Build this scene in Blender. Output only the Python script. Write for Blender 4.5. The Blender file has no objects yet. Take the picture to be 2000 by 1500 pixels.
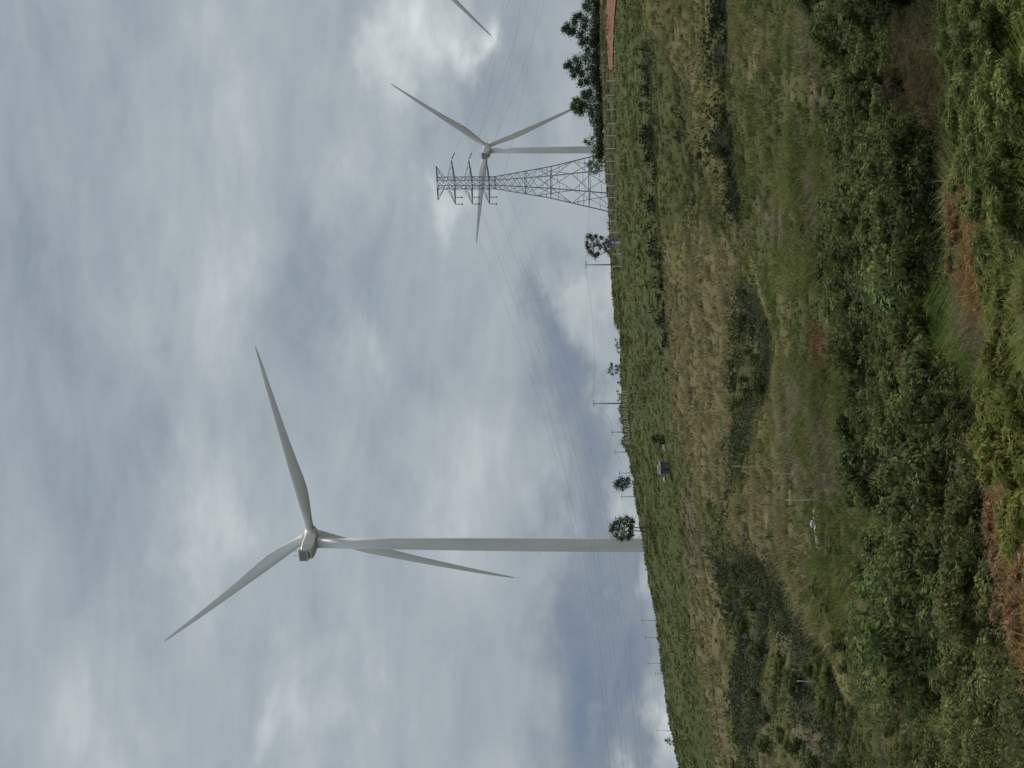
import bpy, math, random
import numpy as np
from mathutils import Vector, Matrix

R = math.radians
random.seed(7)
rng = np.random.default_rng(7)
scene = bpy.context.scene
COL = scene.collection

# ------------------------------------------------------------------ camera
FPX = 4000.0                      # focal length in photograph pixels (photograph 2000 wide)
PITCH = math.atan(320.0 / FPX)    # the hill is seen slightly from below
sp, cp = math.sin(PITCH), math.cos(PITCH)
FWD, RGT, UPV = Vector((0, cp, sp)), Vector((1, 0, 0)), Vector((0, -sp, cp))
cam_d = bpy.data.cameras.new('camera')
cam_d.sensor_fit = 'HORIZONTAL'
cam_d.sensor_width = 36.0
cam_d.lens = 72.0
cam_d.clip_start = 0.5
cam_d.clip_end = 30000.0
cam = bpy.data.objects.new('camera', cam_d)
COL.objects.link(cam)
m3 = Matrix((-UPV, RGT, -FWD)).transposed()     # the camera was held on its side
cam.matrix_world = m3.to_4x4()
scene.camera = cam

# ------------------------------------------------------------------ exposure, sun and sky
scene.view_settings.view_transform = 'Standard'
scene.view_settings.look = 'None'
scene.view_settings.exposure = 0.0
scene.view_settings.gamma = 1.0
scene.cycles.use_denoising = True
scene.cycles.max_bounces = 6
scene.cycles.diffuse_bounces = 3
scene.cycles.transmission_bounces = 3
scene.cycles.transparent_max_bounces = 4

SUN_EL, SUN_AZ = R(56), R(32)     # azimuth measured from the view direction to the right
sun_dir = Vector((math.sin(SUN_AZ) * math.cos(SUN_EL), math.cos(SUN_AZ) * math.cos(SUN_EL), math.sin(SUN_EL)))
sun_d = bpy.data.lights.new('sun', 'SUN')
sun_d.energy = 3.3
sun_d.angle = R(9)
sun_d.color = (1.0, 0.93, 0.80)
sun = bpy.data.objects.new('sun', sun_d)
COL.objects.link(sun)
sun.rotation_euler = sun_dir.to_track_quat('Z', 'Y').to_euler()
sun.location = (0, 0, 300)


def lin(c):
    return tuple((x / 255 / 12.92) if x / 255 <= 0.04045 else ((x / 255 + 0.055) / 1.055) ** 2.4 for x in c)


def ray(v, y):
    """direction of a photograph pixel: v to the right (down in the world), y downwards (left in the world)"""
    return FWD + RGT * ((750 - y) / FPX) + UPV * ((1000 - v) / FPX)


world = bpy.data.worlds.new('World')
scene.world = world
world.use_nodes = True
nt = world.node_tree
nt.nodes.clear()
N, L = nt.nodes.new, nt.links.new


def link(a, b):
    nt.links.new(a, b)


def math_node(op, a, b=None, clamp=False):
    n = N('ShaderNodeMath')
    n.operation = op
    n.use_clamp = clamp
    for i, q in enumerate((a, b)):
        if q is None:
            continue
        if isinstance(q, (int, float)):
            n.inputs[i].default_value = q
        else:
            link(q, n.inputs[i])
    return n.outputs[0]


geo = N('ShaderNodeTexCoord')
direction = geo.outputs['Generated']


def mapped(scale, loc=(0, 0, 0), src=None):
    mp = N('ShaderNodeMapping')
    mp.inputs['Scale'].default_value = scale
    mp.inputs['Location'].default_value = loc
    link(src or direction, mp.inputs['Vector'])
    return mp.outputs[0]


def noise(vec, detail=6, rough=0.55, scale=1.0, dist=0.0):
    n = N('ShaderNodeTexNoise')
    n.inputs['Scale'].default_value = scale
    n.inputs['Detail'].default_value = detail
    n.inputs['Roughness'].default_value = rough
    n.inputs['Distortion'].default_value = dist
    link(vec, n.inputs['Vector'])
    return n


# direction warped by noise, so that the cloud banks get ragged rims
wn = noise(mapped((16, 16, 26)), 5, 0.6)
vs = N('ShaderNodeVectorMath'); vs.operation = 'SUBTRACT'
link(wn.outputs['Color'], vs.inputs[0]); vs.inputs[1].default_value = (0.5, 0.5, 0.5)
vm = N('ShaderNodeVectorMath'); vm.operation = 'SCALE'
link(vs.outputs[0], vm.inputs[0]); vm.inputs['Scale'].default_value = 0.10
va = N('ShaderNodeVectorMath'); va.operation = 'ADD'
link(direction, va.inputs[0]); link(vm.outputs[0], va.inputs[1])
warped = va.outputs[0]

soft = noise(mapped((6, 6, 17), (0.3, 0.1, 0.7)), 7, 0.55, dist=0.4).outputs['Fac']
wisp = noise(mapped((11, 11, 33)), 9, 0.6, dist=0.4).outputs['Fac']
value = math_node('ADD', math_node('MULTIPLY', math_node('SUBTRACT', soft, 0.5), 0.85),
                  math_node('MULTIPLY', math_node('SUBTRACT', wisp, 0.5), 0.55))
value = math_node('ADD', value, 0.46)
# cloud banks: photograph pixel, half sizes (world vertical, world horizontal), strength
BANKS = [
    (840, 40, 90, 130, 0.34), (770, 130, 80, 100, 0.18), (905, 85, 35, 60, 0.28), (690, 350, 70, 140, 0.20), (880, 400, 50, 60, 0.28),
    (400, 590, 130, 170, 0.16), (685, 660, 60, 130, 0.20), (430, 1000, 80, 170, 0.20),
    (640, 1400, 80, 130, 0.22), (200, 1430, 140, 160, 0.10), (880, 900, 140, 110, 0.14),
    (1240, 1075, 40, 80, 0.52), (1275, 1440, 70, 110, 0.60), (1150, 560, 50, 90, 0.30), (1190, 640, 40, 110, 0.22),
    (1190, 800, 40, 60, 0.22), (560, 150, 260, 260, 0.10), (330, 400, 120, 160, 0.10),
    (1120, 720, 95, 220, -0.30), (1090, 560, 60, 80, -0.12), (1190, 1330, 120, 330, -0.36), (1150, 1050, 80, 200, -0.16),
    (40, 700, 110, 900, -0.07), (760, 720, 200, 260, -0.10), (960, 1050, 150, 160, 0.10), (200, 900, 100, 240, -0.10),
    (950, 180, 110, 110, -0.10), (640, 520, 90, 120, -0.08), (950, 1250, 160, 200, -0.06), (330, 1180, 90, 140, -0.10),
]
for (bv, by, hv, hy, amp) in BANKS:
    d0 = ray(bv, by).normalized()
    sx, sz = FPX / hy / 1.6, FPX / hv / 1.6
    mp = mapped((sx, min(sx, sz) * 0.5, sz), (-d0.x * sx, -d0.y * min(sx, sz) * 0.5, -d0.z * sz), warped)
    g = N('ShaderNodeTexGradient'); g.gradient_type = 'SPHERICAL'
    link(mp, g.inputs['Vector'])
    sm = N('ShaderNodeMapRange'); sm.interpolation_type = 'SMOOTHSTEP'
    link(g.outputs['Fac'], sm.inputs['Value'])
    value = math_node('ADD', value, math_node('MULTIPLY', sm.outputs[0], amp))
ramp = N('ShaderNodeValToRGB')
cr = ramp.color_ramp
cr.interpolation = 'LINEAR'
cr.elements[0].position = 0.0
cr.elements[0].color = (*lin((112, 128, 150)), 1)
cr.elements[1].position = 1.0
cr.elements[1].color = (*lin((226, 231, 234)), 1)
for p_, c_ in ((0.2, (133, 144, 157)), (0.4, (154, 165, 174)), (0.58, (170, 179, 185)), (0.78, (194, 201, 204))):
    e = cr.elements.new(p_)
    e.color = (*lin(c_), 1)
link(value, ramp.inputs['Fac'])
# an overcast sky is brighter overhead than near the horizon
sepz = N('ShaderNodeSeparateXYZ')
link(direction, sepz.inputs[0])
zen = N('ShaderNodeMapRange')
link(sepz.outputs['Z'], zen.inputs['Value'])
zen.inputs['From Min'].default_value = 0.34
zen.inputs['From Max'].default_value = 1.0
zen.inputs['To Min'].default_value = 1.0
zen.inputs['To Max'].default_value = 1.6
vz = N('ShaderNodeVectorMath'); vz.operation = 'SCALE'
link(ramp.outputs['Color'], vz.inputs[0]); link(zen.outputs[0], vz.inputs['Scale'])
sky = N('ShaderNodeTexSky')
sky.sky_type = 'NISHITA'
sky.sun_disc = False
sky.sun_elevation = SUN_EL
sky.sun_rotation = SUN_AZ
bg_sky = N('ShaderNodeBackground'); bg_sky.inputs['Strength'].default_value = 0.08
link(sky.outputs[0], bg_sky.inputs['Color'])
bg_cloud = N('ShaderNodeBackground'); bg_cloud.inputs['Strength'].default_value = 1.0
link(vz.outputs[0], bg_cloud.inputs['Color'])
mix = N('ShaderNodeMixShader')
mix.inputs['Fac'].default_value = 0.96           # cloud cover
link(bg_sky.outputs[0], mix.inputs[1]); link(bg_cloud.outputs[0], mix.inputs[2])
wo = N('ShaderNodeOutputWorld')
link(mix.outputs[0], wo.inputs['Surface'])
world.cycles.sampling_method = 'MANUAL'
world.cycles.sample_map_resolution = 512


# ------------------------------------------------------------------ helpers
def tag(o, label=None, cat=None, group=None, kind=None):
    if label: o['label'] = label
    if cat: o['category'] = cat
    if group: o['group'] = group
    if kind: o['kind'] = kind
    return o


def empty(name, loc, rz=0.0):
    o = bpy.data.objects.new(name, None)
    COL.objects.link(o)
    o.location = loc
    o.rotation_euler = (0, 0, rz)
    o.empty_display_size = 0.3
    return o


def copy_tree(o, parent=None):
    c = o.copy()
    COL.objects.link(c)
    c.parent = parent
    for ch in list(o.children):
        copy_tree(ch, c)
    return c


class MB:
    """collects shapes for one mesh"""
    def __init__(self):
        self.v, self.f, self.c = [], [], []

    def quad_strip(self, rings, closed=True, caps=True):
        b = len(self.v)
        n = len(rings[0])
        for r_ in rings:
            self.v += [tuple(p) for p in r_]
        for i in range(len(rings) - 1):
            for j in range(n if closed else n - 1):
                k = (j + 1) % n
                self.f.append((b + i * n + j, b + i * n + k, b + (i + 1) * n + k, b + (i + 1) * n + j))
        if caps and closed:
            self.f.append(tuple(b + j for j in range(n))[::-1])
            self.f.append(tuple(b + (len(rings) - 1) * n + j for j in range(n)))

    def tube(self, pts, rad, n=8):
        pts = [Vector(p) for p in pts]
        if isinstance(rad, (int, float)):
            rad = [rad] * len(pts)
        rings = []
        for i, p in enumerate(pts):
            t = (pts[min(i + 1, len(pts) - 1)] - pts[max(i - 1, 0)]).normalized()
            a = Vector((0, 0, 1)) if abs(t.z) < 0.9 else Vector((1, 0, 0))
            s = t.cross(a).normalized()
            u = s.cross(t)
            rings.append([p + (s * math.cos(2 * math.pi * k / n) + u * math.sin(2 * math.pi * k / n)) * rad[i] for k in range(n)])
        self.quad_strip(rings)

    def box(self, lo, hi, taper=0.0):
        (a, b, c), (d, e, f) = lo, hi
        t = taper
        self.quad_strip([[(a, b, c), (d, b, c), (d, e, c), (a, e, c)], [(a + t, b + t, f), (d - t, b + t, f), (d - t, e - t, f), (a + t, e - t, f)]])

    def build(self, name, mat, parent=None, smooth=False, loc=None, bevel=0.0):
        me = bpy.data.meshes.new(name)
        me.from_pydata(self.v, [], self.f)
        me.materials.append(mat)
        if smooth:
            me.polygons.foreach_set('use_smooth', [True] * len(me.polygons))
        me.update()
        o = bpy.data.objects.new(name, me)
        COL.objects.link(o)
        if parent: o.parent = parent
        if loc is not None: o.location = loc
        if bevel:
            bm_ = o.modifiers.new('bevel', 'BEVEL')
            bm_.width = bevel
            bm_.segments = 3
            bm_.limit_method = 'ANGLE'
        return o


def np_mesh(name, verts, faces, mat, colors=None, parent=None, nper=None, smooth=False):
    """verts (n,3); faces (m,k) with one k; colours per vertex are the plants' own colours"""
    me = bpy.data.meshes.new(name)
    m, k = faces.shape
    me.vertices.add(len(verts))
    me.vertices.foreach_set('co', verts.astype(np.float32).ravel())
    me.loops.add(m * k)
    me.loops.foreach_set('vertex_index', faces.astype(np.int32).ravel())
    me.polygons.add(m)
    me.polygons.foreach_set('loop_start', np.arange(0, m * k, k, dtype=np.int32))
    if smooth:
        me.polygons.foreach_set('use_smooth', np.ones(m, bool))
    me.update(calc_edges=True)
    if colors is not None:
        at = me.color_attributes.new('tint', 'FLOAT_COLOR', 'POINT')
        c4 = np.ones((len(verts), 4), np.float32)
        c4[:, :3] = colors
        at.data.foreach_set('color', c4.ravel())
    me.materials.append(mat)
    o = bpy.data.objects.new(name, me)
    COL.objects.link(o)
    if parent: o.parent = parent
    return o


def new_mat(name):
    m = bpy.data.materials.new(name)
    m.use_nodes = True
    n_ = m.node_tree
    b = n_.nodes['Principled BSDF']
    return m, n_, b


def paint(name, srgb, rough=0.6, var=0.12, scale=3.0, metal=0.0, stretch=(1, 1, 1), raw=False):
    """plain painted or metal surface with faint uneven weathering"""
    m, n_, b = new_mat(name)
    tc = n_.nodes.new('ShaderNodeTexCoord')
    mp = n_.nodes.new('ShaderNodeMapping')
    mp.inputs['Scale'].default_value = stretch
    no = n_.nodes.new('ShaderNodeTexNoise')
    no.inputs['Scale'].default_value = scale
    no.inputs['Detail'].default_value = 5
    n_.links.new(tc.outputs['Object'], mp.inputs['Vector'])
    n_.links.new(mp.outputs[0], no.inputs['Vector'])
    rp = n_.nodes.new('ShaderNodeValToRGB')
    c = lin(srgb)
    rp.color_ramp.elements[0].position = 0.3
    rp.color_ramp.elements[1].position = 0.7
    rp.color_ramp.elements[0].color = (*[x * (1 - var) for x in c], 1)
    rp.color_ramp.elements[1].color = (*[min(1, x * (1 + var)) for x in c], 1)
    n_.links.new(no.outputs['Fac'], rp.inputs['Fac'])
    n_.links.new(rp.outputs[0], b.inputs['Base Color'])
    b.inputs['Roughness'].default_value = rough
    b.inputs['Metallic'].default_value = metal
    return m


def leaf_mat(name, translucent=0.3, rough=0.65, var=True):
    """foliage: its colour comes from the plant's own tint, with some light let through"""
    m, n_, b = new_mat(name)
    at = n_.nodes.new('ShaderNodeAttribute')
    at.attribute_name = 'tint'
    oi = n_.nodes.new('ShaderNodeObjectInfo')
    hs = n_.nodes.new('ShaderNodeHueSaturation')
    r1 = n_.nodes.new('ShaderNodeMapRange')
    n_.links.new(oi.outputs['Random'], r1.inputs['Value'])
    r1.inputs['To Min'].default_value = 0.68 if var else 1.0
    r1.inputs['To Max'].default_value = 1.3 if var else 1.0
    n_.links.new(r1.outputs[0], hs.inputs['Value'])
    n_.links.new(at.outputs['Color'], hs.inputs['Color'])
    mu = n_.nodes.new('ShaderNodeMath'); mu.operation = 'MULTIPLY'; mu.inputs[1].default_value = 17.3
    fr = n_.nodes.new('ShaderNodeMath'); fr.operation = 'FRACT'
    r2 = n_.nodes.new('ShaderNodeMapRange'); r2.inputs['To Min'].default_value = 0.482 if var else 0.5; r2.inputs['To Max'].default_value = 0.503 if var else 0.5
    n_.links.new(oi.outputs['Random'], mu.inputs[0]); n_.links.new(mu.outputs[0], fr.inputs[0]); n_.links.new(fr.outputs[0], r2.inputs['Value'])
    n_.links.new(r2.outputs[0], hs.inputs['Hue'])
    n_.links.new(hs.outputs[0], b.inputs['Base Color'])
    b.inputs['Roughness'].default_value = rough
    b.inputs['Specular IOR Level'].default_value = 0.03
    tr = n_.nodes.new('ShaderNodeBsdfTranslucent')
    n_.links.new(hs.outputs[0], tr.inputs['Color'])
    mx = n_.nodes.new('ShaderNodeMixShader')
    mx.inputs['Fac'].default_value = translucent
    n_.links.new(b.outputs[0], mx.inputs[1])
    n_.links.new(tr.outputs[0], mx.inputs[2])
    n_.links.new(mx.outputs[0], n_.nodes['Material Output'].inputs['Surface'])
    return m


K = 1.22                                   # from the look of a lit plant to its albedo


def pal(*cs, sat=1.12):
    c = np.array([lin(q) for q in cs])
    lum = (c @ np.array([0.25, 0.65, 0.10]))[:, None]
    return (lum + (c - lum) * sat) * K


M_WHITE = paint('turbine_paint', (218, 217, 216), 0.5, 0.09, 0.5, stretch=(1, 1, 0.12))
M_COOLER = paint('cooler_grey', (142, 140, 132), 0.6)
M_STEEL = paint('galvanised_steel', (136, 145, 156), 0.55, 0.15, 2.0, metal=0.25)
M_INSUL = paint('insulator_glass', (92, 100, 108), 0.3)
M_CABLE = paint('cable', (112, 120, 130), 0.5)
M_CONC = paint('pale_concrete', (216, 206, 182), 0.85, 0.15, 3)
M_POLE = paint('pole_concrete', (150, 152, 154), 0.85, 0.12, 2)
M_WOOD = paint('grey_wood', (186, 178, 156), 0.85, 0.25, 4)
M_BARK = paint('bark', (74, 68, 58), 0.9, 0.3, 6)
M_BLUE = paint('blue_sign_paint', (44, 62, 178), 0.45, 0.06)
M_SIGNWHITE = paint('white_sign_paint', (215, 218, 222), 0.5, 0.04)
M_ROOFDARK = paint('dark_tin_roof', (52, 48, 50), 0.6, 0.2)
M_HUTWALL = paint('blue_grey_board', (92, 100, 102), 0.8, 0.15)
M_HUTBROWN = paint('brown_board', (72, 54, 50), 0.8, 0.2)
M_CLOTH = paint('pale_cloth', (206, 198, 172), 0.85, 0.08)
M_STONE = paint('pale_stone', (180, 178, 170), 0.85, 0.2, 5)
M_LEAF = leaf_mat('leaf', 0.38)
M_GRASS = leaf_mat('grass', 0.25, 0.8, False)
M_SCRUB = leaf_mat('scrub_leaf', 0.3, 0.7, False)


# ------------------------------------------------------------------ the lie of the land
def smooth(a, b, x):
    t = np.clip((x - a) / (b - a), 0, 1)
    return t * t * (3 - 2 * t)


def hash2(ix, iy, s):
    h = (ix.astype(np.int64) * 374761393 + iy.astype(np.int64) * 668265263 + s * 974634541) & 0xFFFFFFFF
    h = ((h ^ (h >> 13)) * 1274126177) & 0xFFFFFFFF
    h = h ^ (h >> 16)
    return (h & 0xFFFF) / 65535.0


def vnoise(x, y, s=0):
    ix, iy = np.floor(x), np.floor(y)
    fx, fy = x - ix, y - iy
    fx, fy = fx * fx * (3 - 2 * fx), fy * fy * (3 - 2 * fy)
    ix, iy = ix.astype(np.int64), iy.astype(np.int64)
    a, b = hash2(ix, iy, s), hash2(ix + 1, iy, s)
    c, d = hash2(ix, iy + 1, s), hash2(ix + 1, iy + 1, s)
    return (a * (1 - fx) + b * fx) * (1 - fy) + (c * (1 - fx) + d * fx) * fy


def fbm(x, y, s=0, n=3):
    t, amp, tot = 0, 1.0, 0
    for i in range(n):
        t = t + vnoise(x * 2 ** i, y * 2 ** i, s + i) * amp
        tot += amp
        amp *= 0.5
    return t / tot


PROF_Y = np.array([40, 50, 65, 85, 110, 140, 180, 230, 290, 360, 430, 500.0])
PROF_V = np.array([2000, 1930, 1850, 1760, 1680, 1610, 1540, 1470, 1400, 1330, 1265, 1192.0])
CREST_Y = np.array([-600, 0, 100, 300, 400, 500, 600, 630, 645, 720, 780, 830, 870, 930, 1000, 1060, 1150, 1200, 1300, 1400, 1500, 2100.0])
CREST_V = np.array([1150, 1172, 1173, 1181, 1187, 1191, 1198, 1201, 1211, 1212, 1214, 1219, 1222, 1236, 1244, 1256, 1269, 1281, 1292, 1306, 1326, 1420.0])
YC = 500.0


def z_of(v, y):
    return y * np.tan(PITCH + np.arctan((1000 - v) / FPX))


def terrain(x, y):
    x, y = np.asarray(x, float), np.asarray(y, float)
    yy = np.clip(y, 40, YC)
    a = np.clip(x / np.maximum(y, 40.0), -0.34, 0.34)
    dv = np.interp(750 - a * FPX, CREST_Y, CREST_V) - 1192.0
    w = smooth(90, 430, yy)
    z = z_of(np.interp(yy, PROF_Y, PROF_V) + dv * w, yy)
    near = -1.7 + (z + 1.7) * np.clip(y, 0, 40) / 40.0
    z = np.where(y < 40, near, z)
    back = np.interp(a, [-0.3, -0.1, 0, 0.11, 0.2, 0.34], [-45, -18, -22, -24, 12, 12])
    back = back + (-60 - back) * smooth(1300, 2600, y)
    t = smooth(YC, 900, y)
    z = np.where(y > YC, (z - 0.10 * (y - YC)) * (1 - t) + back * t, z)
    bump = (fbm(x / 9.0, y / 9.0, 3) - 0.5) * 1.3 * smooth(15, 90, y) * (1 - smooth(440, 495, y) * 0.8)
    # old terraces: low steps running across the slope
    step = (vnoise(x / 60.0, y / 14.0, 21) - 0.5) * 1.3 * smooth(150, 240, y) * (1 - smooth(430, 490, y))
    # rolling folds, the ditches under the dark hedge lines and the scrub-filled gully on the left
    fold = (fbm(x / 34.0, y / 26.0, 41) - 0.5) * 5.0 * smooth(110, 180, y) * (1 - smooth(400, 470, y))
    V, Y = map_of(x, y)
    v1 = np.interp(Y, [-200, 0, 150, 300, 440, 520], [1400, 1408, 1422, 1436, 1450, 1455])
    v2 = np.interp(Y, [100, 200, 300, 450, 600, 700], [1258, 1263, 1274, 1285, 1293, 1301])
    vs = np.interp(Y, [-60, 60, 130, 250, 380, 440], [1275, 1302, 1345, 1395, 1425, 1435])
    fold = fold + 1.7 * np.exp(-((V - vs) / 17.0) ** 2) * (1 - smooth(400, 470, Y))
    cut = 1.2 * np.exp(-((V - v1) / 15.0) ** 2) * (1 - smooth(420, 560, Y))
    cut = cut + 1.5 * np.exp(-((V - v2) / 5.5) ** 2) * smooth(80, 140, Y) * (1 - smooth(660, 740, Y))
    cut = cut + 5.0 * np.exp(-((V - 1525 - (Y - 1300) * 0.32) / 62.0) ** 2) * smooth(1030, 1200, Y)
    cut = cut + 2.4 * np.exp(-((V - 1468) / 26.0) ** 2 - ((Y - 690) / 95.0) ** 2)
    return z + bump + step + fold - cut


_ys = np.geomspace(6, 520, 900)


def ground_at(v, y):
    """where the sight line of a photograph pixel meets the land"""
    d = ray(v, y)
    t = _ys / d.y
    zz = terrain(t * d.x, _ys)
    hit = np.nonzero(t * d.z <= zz)[0]
    i = hit[0] if len(hit) else len(_ys) - 1
    yy = _ys[i]
    if i > 0 and len(hit):
        f0 = t[i - 1] * d.z - zz[i - 1]
        f1 = t[i] * d.z - zz[i]
        yy = _ys[i - 1] + (_ys[i] - _ys[i - 1]) * f0 / max(f0 - f1, 1e-9)
    x = yy / d.y * d.x
    return Vector((x, yy, float(terrain(x, yy))))


def at(v, y, D):
    """point of a sight line at forward distance D"""
    return ray(v, y) * D


def map_of(x, y):
    """survey coordinates of a ground point (the land without its bumps), used by the field map"""
    yy = np.clip(y, 40, YC)
    a = x / np.maximum(yy, 1)
    Y = 750 - a * FPX
    dv = np.interp(np.clip(Y, -600, 2100), CREST_Y, CREST_V) - 1192.0
    V = np.interp(yy, PROF_Y, PROF_V) + dv * smooth(90, 430, yy)
    return V, Y


def ground_from_map(V, Y):
    """inverse of map_of"""
    Y = np.asarray(Y, float); V = np.asarray(V, float)
    dv = np.interp(np.clip(Y, -600, 2100), CREST_Y, CREST_V) - 1192.0
    lo, hi = np.full(V.shape, 25.0), np.full(V.shape, YC)
    for _ in range(40):
        mid = (lo + hi) / 2
        vm_ = np.where(mid < 40, 2000 + (40 - mid) * 9.0, np.interp(mid, PROF_Y, PROF_V)) + dv * smooth(90, 430, mid)
        lo = np.where(vm_ > V, mid, lo)
        hi = np.where(vm_ > V, hi, mid)
    y = (lo + hi) / 2
    return (750 - Y) / FPX * y, y


def inside(poly, V, Y):
    p = np.array(poly, float)
    c = np.zeros(V.shape, bool)
    j = len(p) - 1
    for i in range(len(p)):
        vi, yi, vj, yj = p[i, 0], p[i, 1], p[j, 0], p[j, 1]
        hit = ((yi > Y) != (yj > Y)) & (V < (vj - vi) * (Y - yi) / (yj - yi + 1e-9) + vi)
        c ^= hit
        j = i
    return c


# field map: later entries lie over earlier ones
ZONES = [
    ('olive', [(1100, -700), (1100, 2200), (2600, 2200), (2600, -700)]),
    ('crest', [(1100, -700), (1255, -700), (1262, 200), (1285, 450), (1296, 700), (1318, 950), (1335, 1100), (1362, 1250), (1402, 1500), (1440, 2200), (1100, 2200)]),
    ('banktop', [(1100, -700), (1100, 620), (1203, 620), (1200, 450), (1194, 300), (1190, -700)]),
    ('mixed', [(1262, -700), (1262, 200), (1285, 450), (1300, 500), (1440, 440), (1420, -700)]),
    ('yellowolive', [(1255, -60), (1290, 60), (1330, 130), (1385, 250), (1415, 380), (1430, 400), (1412, 250), (1405, 120), (1390, -60)]),
    ('tan', [(1300, 480), (1330, 430), (1400, 440), (1442, 520), (1436, 700), (1437, 900), (1425, 1010), (1385, 960), (1335, 890), (1312, 800), (1305, 650)]),
    ('ditch', [(1385, -700), (1393, 0), (1408, 150), (1416, 300), (1432, 380), (1440, 440), (1458, 440), (1452, 340), (1442, 200), (1432, 100), (1428, 0), (1420, -700)]),
    ('ditch', [(1254, 100), (1259, 200), (1270, 300), (1281, 450), (1290, 600), (1297, 690), (1306, 690), (1298, 590), (1290, 450), (1280, 300), (1268, 200), (1262, 100)]),
    ('crest', [(1428, -60), (1434, 60), (1444, 180), (1455, 320), (1460, 440), (1466, 440), (1462, 320), (1453, 180), (1446, 60), (1442, -60)]),
    ('dark', [(1440, 575), (1436, 700), (1440, 800), (1465, 800), (1500, 760), (1498, 700), (1480, 620), (1462, 560)]),
    ('dark', [(1438, 800), (1437, 930), (1445, 1000), (1425, 1030), (1420, 1010), (1455, 980), (1472, 900), (1478, 820)]),
    ('yellowolive', [(1480, 800), (1475, 930), (1560, 950), (1560, 880), (1540, 800), (1510, 760)]),
    ('greybrown', [(1535, 775), (1545, 850), (1562, 960), (1600, 980), (1660, 950), (1640, 850), (1610, 780), (1560, 740)]),
    ('greybrown', [(1480, 400), (1500, 480), (1560, 470), (1545, 390)]),
    ('greybrown', [(1570, 0), (1590, 120), (1615, 180), (1640, 160), (1600, 0)]),
    ('rust', [(1610, 620), (1605, 690), (1625, 720), (1650, 690), (1640, 630)]),
    ('paleline', [(1458, 430), (1460, 540), (1492, 660), (1525, 770), (1543, 870), (1555, 870), (1538, 765), (1505, 650), (1473, 535), (1468, 430)]),
    ('tan', [(1440, 950), (1560, 945), (1578, 1050), (1596, 1180), (1590, 1260), (1560, 1170), (1525, 1120), (1470, 1075), (1432, 1015)]),
    ('greybrown', [(1322, 960), (1380, 985), (1410, 1050), (1405, 1130), (1345, 1150), (1328, 1080)]),
    ('tan', [(1340, 1130), (1400, 1100), (1412, 1200), (1424, 1350), (1438, 1500), (1480, 2200), (1440, 2200), (1396, 1500), (1372, 1350), (1348, 1210)]),
    ('dark', [(1405, 1075), (1470, 1080), (1535, 1130), (1592, 1230), (1625, 1310), (1650, 1450), (1660, 1560), (1700, 2200), (1470, 2200), (1438, 1500), (1424, 1350), (1412, 1200), (1398, 1120)]),
    ('greybrown', [(1484, 1420), (1480, 1560), (1540, 1560), (1538, 1440), (1510, 1400)]),
    ('greybrown', [(1470, 1230), (1480, 1330), (1500, 1350), (1495, 1280), (1482, 1220)]),
    ('paleline', [(1592, 1180), (1625, 1290), (1652, 1440), (1664, 1560), (1676, 1560), (1665, 1440), (1638, 1290), (1606, 1190)]),
    ('thicket', [(1680, -700), (1640, 40), (1650, 200), (1690, 300), (1650, 430), (1640, 560), (1690, 660), (1700, 800), (1760, 900), (1740, 1050), (1745, 1180), (1790, 1300), (1870, 1380),
                 (1900, 1250), (2000, 1170), (1960, 950), (1950, 800), (1890, 700), (1900, 500), (1880, 320), (1870, 60), (1860, -700)]),
    ('glade', [(1815, 500), (1825, 640), (1880, 740), (1920, 800), (1945, 770), (1930, 680), (1890, 600), (1870, 480)]),
    ('twig', [(1790, 80), (1770, 180), (1760, 260), (1800, 310), (1880, 310), (1885, 200), (1875, 60)]),
    ('bright', [(1880, -700), (1872, 0), (1880, 180), (1890, 330), (1960, 360), (2600, 330), (2600, -700)]),
    ('shrubby', [(1880, 1230), (1870, 1330), (1850, 1420), (1840, 1600), (1830, 2200), (2600, 2200), (2600, 1180), (2000, 1180)]),
    ('fern', [(1886, 325), (1892, 430), (1905, 520), (1930, 600), (1962, 640), (1990, 600), (1970, 500), (1960, 420), (1945, 345)]),
    ('fern', [(1955, 780), (1950, 850), (1962, 960), (1985, 1080), (2000, 1170), (2600, 1170), (2600, 880), (1985, 860), (1975, 780)]),
    ('yellowolive', [(1970, 480), (1962, 620), (1975, 760), (2020, 880), (2600, 1000), (2600, 420), (2010, 420)]),
    ('bright', [(1988, 690), (1984, 800), (1988, 880), (2600, 900), (2600, 640), (2000, 640)]),
    ('bright', [(1945, 345), (1965, 400), (1990, 520), (2600, 520), (2600, 330), (1960, 330)]),
    ('yellowolive', [(1680, 1130), (1670, 1190), (1700, 1240), (1730, 1200), (1720, 1140)]),
    ('greybrown', [(1700, 1300), (1720, 1360), (1760, 1380), (1750, 1310)]),
]
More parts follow.
